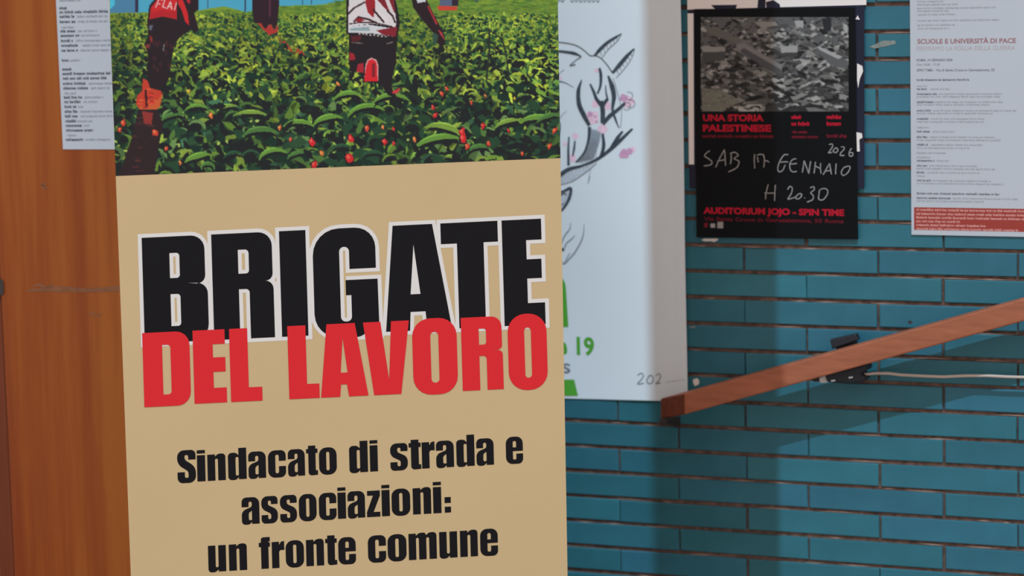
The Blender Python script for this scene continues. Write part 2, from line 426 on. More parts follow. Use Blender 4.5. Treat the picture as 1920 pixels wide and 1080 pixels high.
# glyph outlines, x right, y up, baseline 0 (heavy condensed grotesque)
def mir(p): return p
LC = {
 'o': (33, [[(0,-1,14),(33,-1,14),(33,50,14),(0,50,14)], [(13.5,7,3),(19.5,7,3),(19.5,42,3),(13.5,42,3)]]),
 'n': (33, [[(0,0),(0,49),(14,49),(14,45),(20,50,3),(33,50,10),(33,0),(19.3,0),(19.3,41,3),(14,41,3),(14,0)]]),
 'u': (33, [[(33,49),(33,0),(19,0),(19,4),(13,-1,3),(0,-1,10),(0,49),(13.7,49),(13.7,8,3),(19,8,3),(19,49)]]),
 'm': (52.5, [[(0,0),(0,49),(14,49),(14,45),(20,50,3),(31,50,6),(33,45,1),(39,50,3),(52.5,50,10),(52.5,0),(38.6,0),(38.6,41,3),(33.2,41,3),(33.2,0),(19.3,0),(19.3,41,3),(14,41,3),(14,0)]]),
 'i': (14.3, [[(0,0),(14.3,0),(14.3,49),(0,49)], [(0,52.3),(14.3,52.3),(14.3,58.5),(0,58.5)]]),
 'd': (33, [[(33,0),(19,0),(19,4),(14,-1,3),(0,-1,10),(0,50,10),(14,50,3),(19,45),(19,58.5),(33,58.5)], [(13.5,7,3),(19,7,2),(19,42,2),(13.5,42,3)]]),
 'a': (33, [[(33,0),(19,0),(19,4),(14,-1,3),(0,-1,9),(0,25,8),(19,32,3),(19,42,3),(13,42,3),(13,32),(0,32),(0,50,12),(33,50,12)], [(13,7,3),(19,7,2),(19,25,1),(13,21,3)]]),
 'c': (33, [[(0,50,13),(33,50,13),(33,30),(20,30),(20,42,3),(13.5,42,3),(13.5,7,3),(20,7,3),(20,20),(33,20),(33,-1,13),(0,-1,13)]]),
 's': (32, [[(0,50,12),(32,50,12),(32,35),(19,35),(19,42,3),(13,42,3),(13,33.5,3),(32,24,8),(32,-1,12),(0,-1,12),(0,15),(13,15),(13,7,3),(19,7,3),(19,17,3),(0,27,8)]]),
 'S': (35, [[(0,60,13),(35,60,13),(35,42),(21,42),(21,51,3),(14,51,3),(14,42,5),(35,28,10),(35,-1.5,13),(0,-1.5,13),(0,19),(14,19),(14,8,3),(21,8,3),(21,20,4),(0,34,10)]]),
 't': (22, [[(4,55),(18,55),(18,49),(22,49),(22,41),(18,41),(18,8.5,1),(22,8.5),(22,0),(4,-1,7),(4,41),(0,41),(0,49),(4,49)]]),
 'r': (24, [[(0,0),(0,49),(14,49),(14,43),(18,49,2),(24,50),(24,33),(14,34,5),(14,0)]]),
 'e': (33, [[(0,50,13),(33,50,13),(33,23),(13.5,23),(13.5,7,3),(20,7,3),(20,18),(33,18),(33,-1,13),(0,-1,13)], [(13.5,30),(20,30),(20,42,3),(13.5,42,3)]]),
 'z': (25, [[(0,0),(25,0),(25,9),(12.5,9),(25,39.5),(25,49),(1,49),(1,40),(12,40),(0,9)]]),
 'f': (21, [[(4,0),(4,41),(0,41),(0,49),(4,49),(4,59,8),(21,59),(21,51),(18,51,1),(18,49),(21,49),(21,41),(18,41),(18,0)]]),
 ':': (11, [[(0,0),(11,0),(11,11),(0,11)], [(0,18),(11,18),(11,29),(0,29)]]),
}
f = Flat(ban)
def line(base, items, tilt=.026):
    (bx0, by0), (bx1, by1) = base; sl = (by1-by0)/(bx1-bx0)
    for ch, x0, x1 in items:
        w, loops = LC[ch]; sx = (x1-x0)/w
        L = [[(x0 + p[0]*sx - tilt*p[1], by0 + (x0+p[0]*sx-bx0)*sl - p[1]) for p in rounded(lp)] for lp in loops]
        f = Flat(ban)
        if ch in 'i:':
            for l in L: f.px([l], .0006)
        else: f.px(L, .0006)
        mk('letter', f.V, f.F, M['b_black'], BAN)
def Z(s, x0): return lambda a: x0 + a/s
g = Z(3.6, 310); h = Z(3.6, 680)
line(((393, 901.6), (926, 871)), [('S', g(84), g(208)), ('i', g(217), g(272)), ('n', g(287), g(409)), ('d', g(426), g(550)), ('a', g(563), g(681)), ('c', g(696), g(816)), ('a', g(830), g(944)), ('t', g(954), g(1031)), ('o', g(1040), g(1159)),
   ('d', g(1244), g(1369)), ('i', h(51), h(104)), ('s', h(189), h(306)), ('t', h(314), h(396)), ('r', h(402), h(489)), ('a', h(498), h(618)), ('d', h(635), h(757)), ('a', h(770), h(887)), ('e', h(969), h(1084))])
line(((476.7, 982), (845, 960.7)), [('a', g(518), g(637)), ('s', g(651), g(761)), ('s', g(777), g(890)), ('o', g(904), g(1023)), ('c', g(1039), g(1157)), ('i', g(1166), g(1221)), ('a', g(1233), g(1350)), ('z', h(30), h(120)), ('i', h(131), h(185)), ('o', h(198), h(323)), ('n', h(341), h(464)), ('i', h(478), h(533)), (':', h(555), h(597))])
line(((463.6, 1068.3), (896, 1042.6)), [('u', g(292), g(412)), ('n', g(432), g(553)), ('f', g(635), g(710)), ('r', g(722), g(806)), ('o', g(815), g(938)), ('n', g(953), g(1073)), ('t', g(1083), g(1161)), ('e', g(1170), g(1288)),
   ('c', h(38), h(160)), ('o', h(171), h(298)), ('m', h(313), h(502)), ('u', h(520), h(641)), ('n', h(660), h(779)), ('e', h(796), h(915))])

# headline letters: local x, y down from cap line; (x0, loops)
H1 = [
 (265.5, [[(0,0),(117,0,26),(117,92,22),(82,88,0),(121,90,30),(121,198,32),(0,198)], [(51,31),(69.5,31,6),(69.5,78,6),(51,78)], [(51,108),(69.5,108,6),(69.5,168,6),(51,168)]]),
 (395.8, [[(0,0),(113,0,26),(113,92,22),(84,90,0),(114,92,24),(114,198),(69,198),(69,105,7),(49,105),(49,198),(0,198)], [(49,31),(69,31,7),(69,76,6),(49,76)]]),
 (523.0, [[(0,0),(49.5,0),(49.5,198),(0,198)]]),
 (585.0, [[(0,0,50),(117.5,0,50),(117.5,77),(68,77),(68,35,9),(49.5,35,9),(49.5,175,9),(70,175,9),(70,126),(60,126),(60,97.5),(120,97.5),(121,202),(106,202),(100,192),(88,205,20),(0,203,45)]]),
 (736.0, [[(0,0),(74,0),(106,198),(60,198),(57,163),(29,163),(27,198),(-18,198)], [(38,37),(48.5,130),(30,130)]]),
 (825.5, [[(0,0),(107,0),(107,39),(80,39),(80,198),(30,198),(30,39),(0,39)]]),
 (940.3, [[(0,0),(74,0),(74,39),(45,39),(45,75),(72.5,75),(72.5,111),(45,111),(45,157),(77,157),(77,198),(0,198)]]),
]
H1O = list(H1)
H1O[0] = (265.5, [[(0,0),(117,0,26),(117,84,8),(111,91,0),(121,98,8),(121,198,32),(0,198)]] + H1[0][1][1:])
H1O[1] = (395.8, [[(0,0),(113,0,26),(113,84,8),(107,91,0),(114,99,8),(114,198),(69,198),(69,105,7),(49,105),(49,198),(0,198)]] + H1[1][1][1:])
H1O[3] = (585.0, [[(0,0,50),(117.5,0,50),(117.5,77),(68,77),(68,35,9),(49.5,35,9),(49.5,175,9),(68,175,9),(68,97.5),(120,97.5),(121,203),(0,203,45)]])
H2 = [
 (266.5, [[(0,0),(88,0,26),(88,139,26),(0,139)], [(36.5,24),(52,24,6),(52,117,6),(36.5,117)]]),
 (360.8, [[(0,0),(60,0),(60,27),(37,27),(37,52),(60,52),(60,79),(37,79),(37,109),(61,109),(61,137),(0,137)]]),
 (429.3, [[(0,0),(34,0),(34,111),(59,111),(59,137),(0,137)]]),
 (538.5, [[(0,0),(34,0),(34,110),(57,110),(57,137),(0,137)]]),
 (612.0, [[(0,0),(53,0),(75,137),(38.5,137),(35,114),(24,114),(22,137),(-14,137)], [(29.5,28),(37,92),(24,92)]]),
 (680.5, [[(0,0),(32.5,0),(46,109),(52.5,0),(86,0),(68,137),(17,137)]]),
 (771.8, [[(0,-2,34),(83.5,-2,34),(83.5,141,34),(0,141,34)], [(34,24,7),(49,24,7),(49,119,7),(34,119,7)]]),
 (863.7, [[(0,0),(76,0,20),(76,62,16),(60,63,0),(77,64,16),(77,137),(46.5,137),(46.5,73,6),(33,73),(33,137),(0,137)], [(33,22),(46.5,22,5),(46.5,52,5),(33,52)]]),
 (950.8, [[(0,-2,34),(73,-2,34),(73,141,34),(0,141,34)], [(31,24,6),(43.5,24,6),(43.5,118,6),(31,118,6)]]),
]
def head(name, m, label, letters, x0, y0, sl, q, off=0, tilt=.030):
    for n_, (lx, loops) in enumerate(letters):
        L = []
        for j, lp in enumerate(loops):
            p = lp
            if off:
                if j and len(lp) == 3: continue
                p = offset(lp, off if j == 0 else -off)
            L.append([(lx + a + tilt*b_, y0 + (lx+a-x0)*sl + b_) for a, b_ in rounded(p)])
        fl = Flat(ban); fl.px(L, q + n_*2e-5*(1 if off else 0))
        tag(mk(name, fl.V, fl.F, M[m], BAN), label)
head('letter_outline', 'b_white', 'white outline of a headline letter', H1O, 265.5, 446, -.0482, .0003, off=7.2)
head('headline_letter', 'b_black', 'heavy black headline capital', H1, 265.5, 446, -.0482, .0006)
head('red_letter', 'b_red', 'heavy red headline capital', H2, 266.5, 624.6, -.0478, .0009)

# ------------------------------------------------------------------ painter for printed pictures (colours of the print on a fine grid of the sheet)
class Paint:
    def __init__(s, x0, y0, x1, y1, cell, base):
        s.x0, s.y0, s.c = x0, y0, cell
        s.w = int((x1-x0)/cell)+1; s.h = int((y1-y0)/cell)+1
        s.im = np.zeros((s.h, s.w, 3)) + np.array(base, float)
    def poly(s, pts, col, a=1.0):
        P = (np.asarray(pts, float)-[s.x0, s.y0])/s.c
        x0, y0 = np.floor(P.min(0)).astype(int); x1, y1 = np.ceil(P.max(0)).astype(int)+1
        x0 = max(x0, 0); y0 = max(y0, 0); x1 = min(x1, s.w); y1 = min(y1, s.h)
        if x1 <= x0 or y1 <= y0: return
        X = np.arange(x0, x1)[None, :]+.01; Y = np.arange(y0, y1)[:, None]+.013
        ins = np.zeros((y1-y0, x1-x0), bool); n = len(P)
        for i in range(n):
            xa, ya = P[i]; xb, yb = P[(i+1) % n]
            if ya == yb: continue
            ins ^= ((ya > Y) != (yb > Y)) & (X < (xb-xa)*(Y-ya)/(yb-ya)+xa)
        r = s.im[y0:y1, x0:x1]; r[ins] = r[ins]*(1-a) + np.array(col, float)*a
    def stroke(s, pts, w, col):
        for i in range(len(pts)-1):
            A, B = np.array(pts[i], float), np.array(pts[i+1], float); t = (B-A)/np.linalg.norm(B-A); n_ = np.array([-t[1], t[0]])*w/2; t = t*w*.3
            s.poly([A-n_-t, B-n_+t, B+n_+t, A+n_-t], col)
    def ell(s, x, y, rx, ry, col, ang=0, n=12):
        t = np.linspace(0, 2*np.pi, n, endpoint=False); c, q = math.cos(ang), math.sin(ang)
        s.poly(np.stack([x+rx*np.cos(t)*c-ry*np.sin(t)*q, y+rx*np.cos(t)*q+ry*np.sin(t)*c], 1), col)
    def build(s, pl, q, name, m, parent, L):
        xs = s.x0 + np.arange(s.w)*s.c; ys = s.y0 + np.arange(s.h)*s.c
        X, Y = np.meshgrid(xs, ys)
        D = FW[None, None] + (X[..., None]-960)/F*RT - (Y[..., None]-540)/F*UP
        t = ((pl.O + pl.n*q - CAM)@pl.n)/(D@pl.n); P = CAM + D*t[..., None] - wloc(parent)
        me = bpy.data.meshes.new(name); nv = s.w*s.h
        idx = np.arange(nv).reshape(s.h, s.w)
        Q = np.stack([idx[:-1, :-1], idx[1:, :-1], idx[1:, 1:], idx[:-1, 1:]], -1).reshape(-1, 4)
        me.vertices.add(nv); me.vertices.foreach_set('co', P.reshape(-1).astype(np.float32))
        me.loops.add(Q.size); me.loops.foreach_set('vertex_index', Q.reshape(-1).astype(np.int32))
        me.polygons.add(len(Q)); me.polygons.foreach_set('loop_start', (np.arange(len(Q))*4).astype(np.int32))
        me.update(calc_edges=True)
        at = me.color_attributes.new('print', 'FLOAT_COLOR', 'POINT')
        col = np.ones((nv, 4), np.float32); col[:, :3] = np.clip(lin(s.im.reshape(-1, 3))/L, 0, .92)
        at.data.foreach_set('color', col.reshape(-1)); me.materials.append(m)
        o = bpy.data.objects.new(name, me); C.objects.link(o); o.parent = parent; return o

# crop-field picture
P = Paint(206, -40, 1052, 336, 1.2, (112, 140, 48))
R = random.Random(5)
sky = [(200, -60), (200, 25), (290, 23), (370, 20), (398, 15), (420, 12), (445, 18), (462, 23), (490, 15), (530, 11), (600, 9), (640, 3), (652, -6), (665, -60)]
YG, GR, MG, DG, OL, HI, BK = (130, 152, 50), (88, 126, 50), (66, 102, 50), (38, 68, 46), (106, 134, 54), (168, 192, 92), (30, 32, 32)
for y in range(-40, 336, 2):
    s_ = min(1, max(0, (y-15)/300)); k = min(1, s_*2.6)
    c = np.array((120, 148, 50))*(1-k) + np.array((32, 44, 34))*k
    P.poly([(200, y), (1060, y), (1060, y+2), (200, y+2)], c)
P.poly(sky, (74, 158, 188)); P.poly([(206, -60), (256, -60), (256, 24), (206, 24)], (72, 124, 156)); P.poly([(206, -60), (215, -60), (215, 10), (206, 18)], (70, 180, 205))
for x, w, y1 in ((256, 6, 23), (390, 1.6, 16), (460, 1.6, 22), (567, 1.4, 10), (584, 1.4, 9)): P.poly([(x-w/2, -60), (x+w/2, -60), (x+w/2, y1), (x-w/2, y1)], (52, 48, 70))
def soil(x, y):
    """bare soil between the rows: no leaves"""
    if 150 < y < 204 and abs(x-279) < 20: return True
    if y >= 200 and abs(x-(274-(y-200)*.16)) < 14+(y-200)*.09: return True
    if 40 < y < 110: return abs(x-np.interp(y, [45, 60, 72, 95, 108], [490, 505, 520, 548, 588])) < 3.5
    return 150 < y < 190 and abs(x-(762+(y-150)*.3)) < 8
def curl(x, y, r, a0, span, w, col):
    t = np.linspace(a0, a0+span, 9); o_ = [(x+r*math.cos(q), y+r*.8*math.sin(q)) for q in t]
    wi = [w*math.sin(math.pi*(i+.4)/9.0) for i in range(9)]
    i_ = [(x+(r-v)*math.cos(q), y+(r-v)*.8*math.sin(q)) for q, v in zip(t, wi)]
    P.poly(o_+i_[::-1], col)
def leafp(x, y, l, w, a, col, vein=None):
    c, s2 = math.cos(a), math.sin(a); T = [(-1, 0), (-.5, .6), (0, .9), (.55, .7), (1, 0), (.5, -.75), (0, -.9), (-.6, -.6)]
    q = [(x+l*p*c-w*v*s2, y+l*p*s2+w*v*c) for p, v in [(p+R.uniform(-.25, .25), v*R.uniform(.45, 1.35)) for p, v in T]]
    P.poly(q, col)
    if vein: P.poly([q[0], q[1], q[2], q[3], q[4], (x+R.uniform(-.2, .2)*l, y)], vein)
def shade_of(c, k): return tuple(min(255, v*k) for v in c)
for x, w, c in ((0, 0, 0),):
    P.poly([(483, 44), (498, 52), (522, 48), (521, 64), (536, 80), (562, 92), (590, 100), (584, 108), (565, 102), (542, 96), (517, 76), (497, 60)], (158, 62, 46))
y = -40.
while y < 342:
    s_ = min(1, max(0, (y-10)/300)); size = 4.6 + 13.5*s_**1.1
    n = int(846/size*1.35)
    for _ in range(n):
        x = R.uniform(206, 1052); yy = y + R.uniform(-1, 1)*size*.6
        if x < 656 and yy < np.interp(x, [200, 290, 370, 420, 462, 530, 600, 652], [24, 23, 20, 13, 22, 11, 9, -6])+2: continue
        if soil(x, yy): continue
        sunny = .5+.5*math.sin(x*.021+1.3*math.sin(yy*.03))*.5 + (.25 if x > 850 and yy < 190 else 0) - (.3 if x < 250 else 0)
        clump = math.sin(x*.055+yy*.031)*math.sin(x*.023-yy*.071+2)      # darker hollows between the plants
        if s_ < .06:
            if R.random() < .3: leafp(x, yy, size*1.6, size*.5, 0, R.choice((OL, GR, (100, 128, 44), (78, 110, 42))))
            continue
        pd = .13 + .32*s_**1.2 + (.22*max(0, -clump) if s_ > .2 else .05)
        if R.random() < pd:
            leafp(x, yy, size*R.uniform(.6, 1.4), size*R.uniform(.4, .8), R.uniform(-1.5, 1.5), R.choice((BK, BK, DG, (26, 48, 38))) if s_ > .25 else R.choice((DG, (44, 84, 46), (30, 48, 36)))); continue
        if s_ < .3: col = R.choice((YG, YG, OL, OL, GR, GR, MG, (140, 166, 60)))
        elif s_ < .6: col = R.choice((YG, OL, OL, GR, GR, MG, MG, DG, (140, 168, 62)))
        else: col = R.choice((OL, GR, GR, MG, MG, DG, DG, (46, 84, 62), (84, 120, 70)))
        col = shade_of(col, .86 + .40*sunny); col = (min(255, col[0]*1.07), col[1], col[2]*.96)
        k = R.random(); z = size*R.uniform(.55, 1.2)
        if k < .62:
            a = R.uniform(0, math.pi); leafp(x, yy, z, z*R.uniform(.35, .75), a, col, shade_of(col, R.choice((.62, .75, 1.22))) if R.random() < .6 else None)
            if s_ > .3 and R.random() < .4: leafp(x+z*.3, yy+z*.35, z*.6, z*.22, a+R.uniform(-.5, .5), BK)
        elif k < .84:
            a = R.uniform(math.pi*.7, math.pi*1.6)
            leafp(x, yy, z*.7, z*.55, a, BK if s_ > .25 else DG)
            curl(x, yy, z*1.05, a, R.uniform(1.6, 4.2), z*R.uniform(.3, .6), col)
            if s_ > .35 and R.random() < .4: curl(x, yy, z*1.02, a+.2, R.uniform(.8, 1.8), z*.14, shade_of(col, 1.35))
        else: leafp(x, yy, z*.34, z*.26, R.uniform(0, 3), HI if R.random() < .45 else YG)
    y += size*.55
# long curved leaves in the foreground
for x, y_, r, a0, sp, w, c in ((378, 312, 34, 3.4, 1.9, 13, GR), (390, 314, 14, 2.6, 4.2, 7, MG), (490, 268, 40, 3.5, 2.2, 12, MG), (515, 300, 30, 3.1, 2.6, 10, GR), (470, 242, 46, 3.9, 1.6, 9, OL), (560, 250, 34, 3.6, 2.2, 10, GR),
      (620, 240, 34, 3.3, 2.2, 12, GR), (690, 225, 40, 3.3, 2.4, 10, GR), (825, 262, 42, 3.9, 2.2, 14, OL), (830, 298, 60, 3.5, 1.9, 13, GR), (800, 300, 30, 3.2, 1.6, 9, (110, 150, 60)), (845, 300, 14, 3.6, 2.6, 9, OL), (960, 250, 36, 3.4, 1.9, 9, OL),
      (1010, 250, 46, 3.7, 1.7, 12, GR), (1035, 235, 30, 3.3, 2., 10, MG), (330, 235, 32, 3.3, 2.2, 9, MG), (370, 215, 26, 3.5, 2.2, 7, GR), (655, 195, 32, 3.4, 2.3, 9, GR), (735, 205, 40, 3.4, 2.4, 9, GR), (900, 290, 26, 3.2, 2.6, 9, MG),
      (440, 300, 22, 3.3, 2.4, 7, DG), (640, 290, 26, 3.5, 2.2, 7, DG), (700, 300, 24, 3.4, 2.4, 8, DG), (560, 300, 22, 3.2, 2.2, 8, MG), (430, 215, 26, 3.4, 2.0, 8, OL)):
    c = shade_of(c, 1.12); curl(x, y_+4, r*.9, a0, sp, w, BK); curl(x, y_, r, a0, sp, w*1.15, c); curl(x, y_, r*.99, a0+.3, sp*.6, w*.3, shade_of(c, 1.28))
for _ in range(34):   # dark gaps low in the picture
    x = R.uniform(310, 1045); y_ = R.uniform(190, 325); leafp(x, y_, R.uniform(8, 20), R.uniform(4, 9), R.uniform(-1, 1), BK)
for st, w in (([(918, 55), (917, 100), (912, 152)], 3.5), ([(920, 58), (940, 72), (948, 95), (955, 148)], 2.6), ([(850, 182), (875, 150), (905, 115)], 3.2)): P.stroke(st, w, (40, 46, 40))
# soil
P.poly([(268, 147), (278, 152), (281, 165), (302, 170), (303, 180), (296, 195), (290, 206), (262, 206), (255, 195), (257, 180), (266, 170)], (190, 60, 42))
P.poly([(262, 200), (294, 190), (306, 172), (300, 200), (290, 208), (262, 208)], (196, 88, 50))
for _ in range(16): P.ell(R.uniform(258, 300), R.uniform(160, 204), 5, 1.8, R.choice(((214, 62, 44), (150, 44, 40), (205, 92, 52))))
P.stroke([(273, 170), (275, 198)], 4, (60, 24, 26))
P.poly([(258, 206), (294, 206), (306, 232), (300, 262), (288, 336), (220, 336), (238, 285), (250, 250)], (46, 32, 34))
P.poly([(266, 208), (287, 212), (284, 236), (270, 232)], (140, 50, 46))
for _ in range(14): P.ell(R.uniform(248, 292), R.uniform(214, 326), R.uniform(3, 9), 1.8, R.choice(((74, 40, 40), (56, 34, 36), (96, 48, 42))))
# left figure in red shirt
DK, RD = (40, 29, 33), (196, 38, 42)
P.poly([(276, 42), (280, 10), (296, -8), (310, -50), (372, -50), (372, 18), (364, 24), (373, 57), (367, 61), (358, 56), (345, 64), (334, 74), (326, 88), (321, 118), (317, 145), (312, 158), (298, 168), (282, 164), (276, 150), (278, 100), (270, 84), (278, 68)], DK)
P.poly([(280, 36), (283, 14), (297, -4), (312, -50), (338, -50), (334, -6), (331, 12), (332, 38), (326, 35), (305, 31)], RD)
P.poly([(282, 24), (306, 18), (330, 22), (330, 36), (305, 31), (283, 36)], (176, 34, 40))
P.poly([(334, -10), (344, 2), (352, 24), (355, 48), (347, 40), (341, 20), (334, 8)], RD); P.poly([(348, -6), (358, -6), (356, 7), (351, 5)], (176, 34, 50))
for st in ([(292, 14), (298, -2)], [(298, -2), (305, 0)], [(295, 6), (301, 8)], [(309, 0), (305, 13)], [(305, 13), (311, 15)], [(313, 17), (320, 3)], [(320, 3), (322, 18)], [(315, 12), (322, 13)], [(331, 5), (327, 19)]): P.stroke(st, 2.0, (216, 190, 186))
P.poly([(279, 48), (287, 47), (284, 57), (280, 56)], (92, 98, 112)); P.poly([(280, 66), (286, 70), (286, 82), (282, 78)], (140, 44, 44)); P.stroke([(308, 82), (306, 95)], 2.2, (120, 112, 108)); P.poly([(272, 84), (282, 82), (280, 91), (273, 90)], (120, 52, 48))
for a in range(12): P.ell(R.uniform(285, 322), R.uniform(80, 135), 2.5, 5, (64, 34, 38))
# mid figure
P.poly([(474, -50), (522, -50), (523, 12), (520, 44), (515, 56), (508, 44), (503, 48), (498, 55), (489, 44), (477, 43), (473, 20)], (46, 27, 36))
P.poly([(482, 43), (490, 44), (497, 55), (503, 48), (508, 45), (514, 57), (521, 46), (521, 60), (505, 66), (490, 52)], (170, 52, 46)); P.poly([(504, -50), (510, -50), (507, 36), (504, 30)], (84, 44, 56))
# far legs
P.poly([(825, -50), (852, -50), (855, 11), (825, 11)], (84, 96, 122)); P.poly([(845, -50), (860, -50), (860, 11), (848, 11)], (48, 36, 50)); P.poly([(820, 11), (858, 12), (856, 20), (822, 19)], (196, 66, 50))
P.poly([(885, -50), (892, -50), (897, 6), (890, 4)], (70, 96, 70))
# main figure
P.poly([(650, -50), (753, -50), (742, 0), (750, 42), (746, 66), (743, 92), (743, 118), (736, 142), (734, 164), (746, 185), (727, 178), (714, 158), (682, 148), (671, 132), (655, 134), (654, 64), (649, 63), (650, 20)], (36, 28, 31))
P.poly([(656, -50), (742, -50), (738, 0), (743, 40), (742, 52), (700, 44), (653, 50), (653, 28)], (208, 202, 204))
P.poly([(683, -30), (700, -30), (704, 14), (700, 34), (690, 24), (686, 8)], (150, 34, 42)); P.poly([(703, -30), (736, -30), (741, 22), (734, 27), (720, 14), (708, 0)], (122, 34, 42)); P.poly([(718, -10), (726, -10), (740, 26), (733, 28)], (206, 196, 198))
for st, w in (([(653, 26), (664, 15), (684, 4)], 3), ([(664, 40), (672, 32), (690, 36), (706, 43)], 3.4), ([(700, 18), (710, 30), (720, 42)], 3.4), ([(655, 45), (675, 42), (700, 42), (735, 50)], 2), ([(726, 20), (736, 30), (741, 42)], 3)): P.stroke(st, w, (52, 30, 34))
P.poly([(665, 37), (674, 33), (684, 38), (672, 43)], (140, 36, 44)); P.poly([(705, 20), (712, 22), (730, 40), (722, 42)], (214, 208, 208))
P.poly([(653, 50), (690, 46), (742, 54), (742, 69), (700, 63), (653, 61)], (198, 200, 204)); P.poly([(657, 53), (692, 50), (694, 58), (657, 58)], (140, 160, 164)); P.poly([(706, 57), (745, 50), (742, 69), (718, 65)], (128, 34, 44))
for x in range(672, 722, 7): P.poly([(x, 61+(x-672)*.12), (x+3.5, 61+(x-672)*.12), (x+3.5, 64.5+(x-672)*.12), (x, 64.5+(x-672)*.12)], (168, 160, 160))
P.poly([(658, 68), (678, 66), (676, 76), (659, 79)], (86, 30, 36)); P.stroke([(660, 80), (680, 81)], 1.6, (130, 110, 110)); P.stroke([(726, 82), (736, 79)], 1.8, (130, 118, 118))
P.poly([(656, 98), (664, 101), (667, 112), (656, 113)], (156, 36, 46)); P.poly([(671, 120), (682, 118), (682, 137), (668, 134)], (164, 36, 50))
P.poly([(683, 150), (685, 122), (689, 112), (697, 108), (706, 112), (710, 124), (709, 152)], (206, 150, 150)); P.poly([(682, 153), (687, 124), (691, 114), (698, 111), (705, 116), (707, 126), (708, 153)], (206, 36, 44)); P.poly([(697, 120), (703, 118), (704, 144), (697, 144)], (124, 34, 42))
P.poly([(735, 172), (744, 168), (752, 164), (745, 175), (737, 176)], (196, 52, 62))
P.poly([(762, -50), (790, -50), (801, 2), (813, 26), (830, 58), (836, 80), (829, 88), (819, 80), (812, 62), (790, 34), (775, 14)], (42, 28, 32))
P.poly([(774, -20), (792, -20), (799, 3), (783, 6)], (196, 196, 206)); P.poly([(800, 10), (805, 12), (822, 46), (817, 46)], (160, 44, 52)); P.poly([(821, 55), (828, 60), (835, 76), (826, 66)], (176, 60, 64))
P.poly([(812, 60), (822, 66), (818, 84), (811, 80)], (52, 78, 66))
# fruit
for x, y_, r, c in ((585, 266, 9, 0), (603, 288, 6, 2), (589, 309, 8, 0), (353, 171, 5, 3), (396, 217, 7, 2), (231, 231, 8, 1), (291, 249, 8, 1), (312, 279, 6, 1), (634, 157, 5, 2), (688, 241, 8, 1), (658, 260, 8, 0), (655, 297, 10, 0), (721, 266, 8, 0), (738, 269, 5, 0), (738, 242, 5, 0), (718, 239, 6, 2),
      (867, 248, 9, 0), (868, 260, 10, 0), (905, 236, 7, 0), (953, 244, 5, 0), (916, 269, 6, 1), (876, 275, 7, 1), (812, 201, 6, 0), (816, 216, 6, 0), (837, 166, 5, 1), (828, 176, 6, 1), (883, 192, 5, 1), (1040, 245, 7, 1), (1030, 275, 7, 1), (777, 261, 6, 2), (979, 288, 5, 1), (524, 240, 6, 2), (545, 262, 5, 1), (965, 184, 4, 3), (910, 179, 4, 2), (225, 243, 6, 1), (338, 305, 5, 2)):
    a = R.uniform(-.6, .6); leafp(x, y_, r*1.2, r*.95, a+1.4, BK); leafp(x, y_, r*.98, r*.72, a+1.5, ((202, 40, 44), (198, 66, 46), (206, 110, 52), (200, 172, 50))[c])
    P.ell(x-r*.2, y_-r*.25, r*.3, r*.4, ((226, 92, 76), (226, 120, 76), (230, 160, 90), (226, 206, 90))[c], a)
# soften half a cell so edges read as ink, crop to the picture's straight lower edge
im = P.im; P.im = im*.5 + .125*(np.roll(im, 1, 0)+np.roll(im, -1, 0)+np.roll(im, 1, 1)+np.roll(im, -1, 1))
M['pic'] = vc_mat('printed_picture')
pic = P.build(ban, .0003, 'printed_picture', M['pic'], BAN, LB)
tag(pic, 'painted picture of people picking crops in a green field, FLAI on a red shirt')
# keep only what lies on the sheet: move the outer vertices onto the sheet's edges
me = pic.data; nv = len(me.vertices); co = np.empty(nv*3, np.float32); me.vertices.foreach_get('co', co); co = co.reshape(-1, 3)
rel = co + wloc(BAN) - ban.O; uu = rel@ban.u; vv = rel@ban.v
eL, eR = ban.uv(217, 330), ban.uv(1043, 296.5)
vb = eL[1] + (uu-eL[0])/(eR[0]-eL[0])*(eR[1]-eL[1])
uu = np.clip(uu, lft, rgt); vv = np.maximum(vv, vb)
co = ban.O + uu[:, None]*ban.u + vv[:, None]*ban.v + .0003*ban.n - wloc(BAN)
me.vertices.foreach_set('co', co.astype(np.float32).reshape(-1)); me.update()
tv = float(ban.uv(640, -39)[1])
slab(ban, [(lft, bz(BT)-.01), (rgt, bz(BT)-.01), (rgt, tv-.03), (lft, tv-.03)], .0001, .00025, 'printed_sky', M['b_sky'], BAN)

# ------------------------------------------------------------------ white notice on the door
lp = Plane(math.radians(-14), 0, door.O)
q = .0015
TL, BLc = door.uv(104.5, 0, q), door.uv(118, 280, q)
ax = BLc[0]; TOPZ = BLc[1]+.42; RG = ax+.297
NOT = slab(door, [(ax-.0012, TOPZ), (RG, TOPZ), (RG, BLc[1]-.002), (ax, BLc[1])], .0006, q, 'paper_notice', M['white_paper'])
tag(NOT, 'white printed sheet with black text lines on the wooden door left of the banner', 'notice')
fb, ft = Flat(door), Flat(door)
rowsL = [(5, 395, 550, 0), (58, 400, 470, 1), (85, 402, 770, 1), (115, 402, 735, .35), (150, 404, 740, .35), (187, 406, 500, 0), (213, 408, 665, .45), (243, 410, 680, .5), (278, 412, 760, .28), (310, 414, 770, .4), (343, 416, 770, .35),
         (410, 418, 540, .4), (470, 420, 490, 1), (500, 422, 770, 1), (532, 424, 735, 1), (567, 426, 770, .5), (598, 428, 770, .55), (632, 430, 525, 0), (660, 432, 708, .5), (690, 434, 668, .55), (723, 436, 580, .6), (755, 438, 770, .3), (787, 440, 770, .3), (820, 442, 632, .4), (850, 444, 615, .7), (882, 446, 652, 1), (915, 448, 510, 0), (945, 444, 770, .4)]
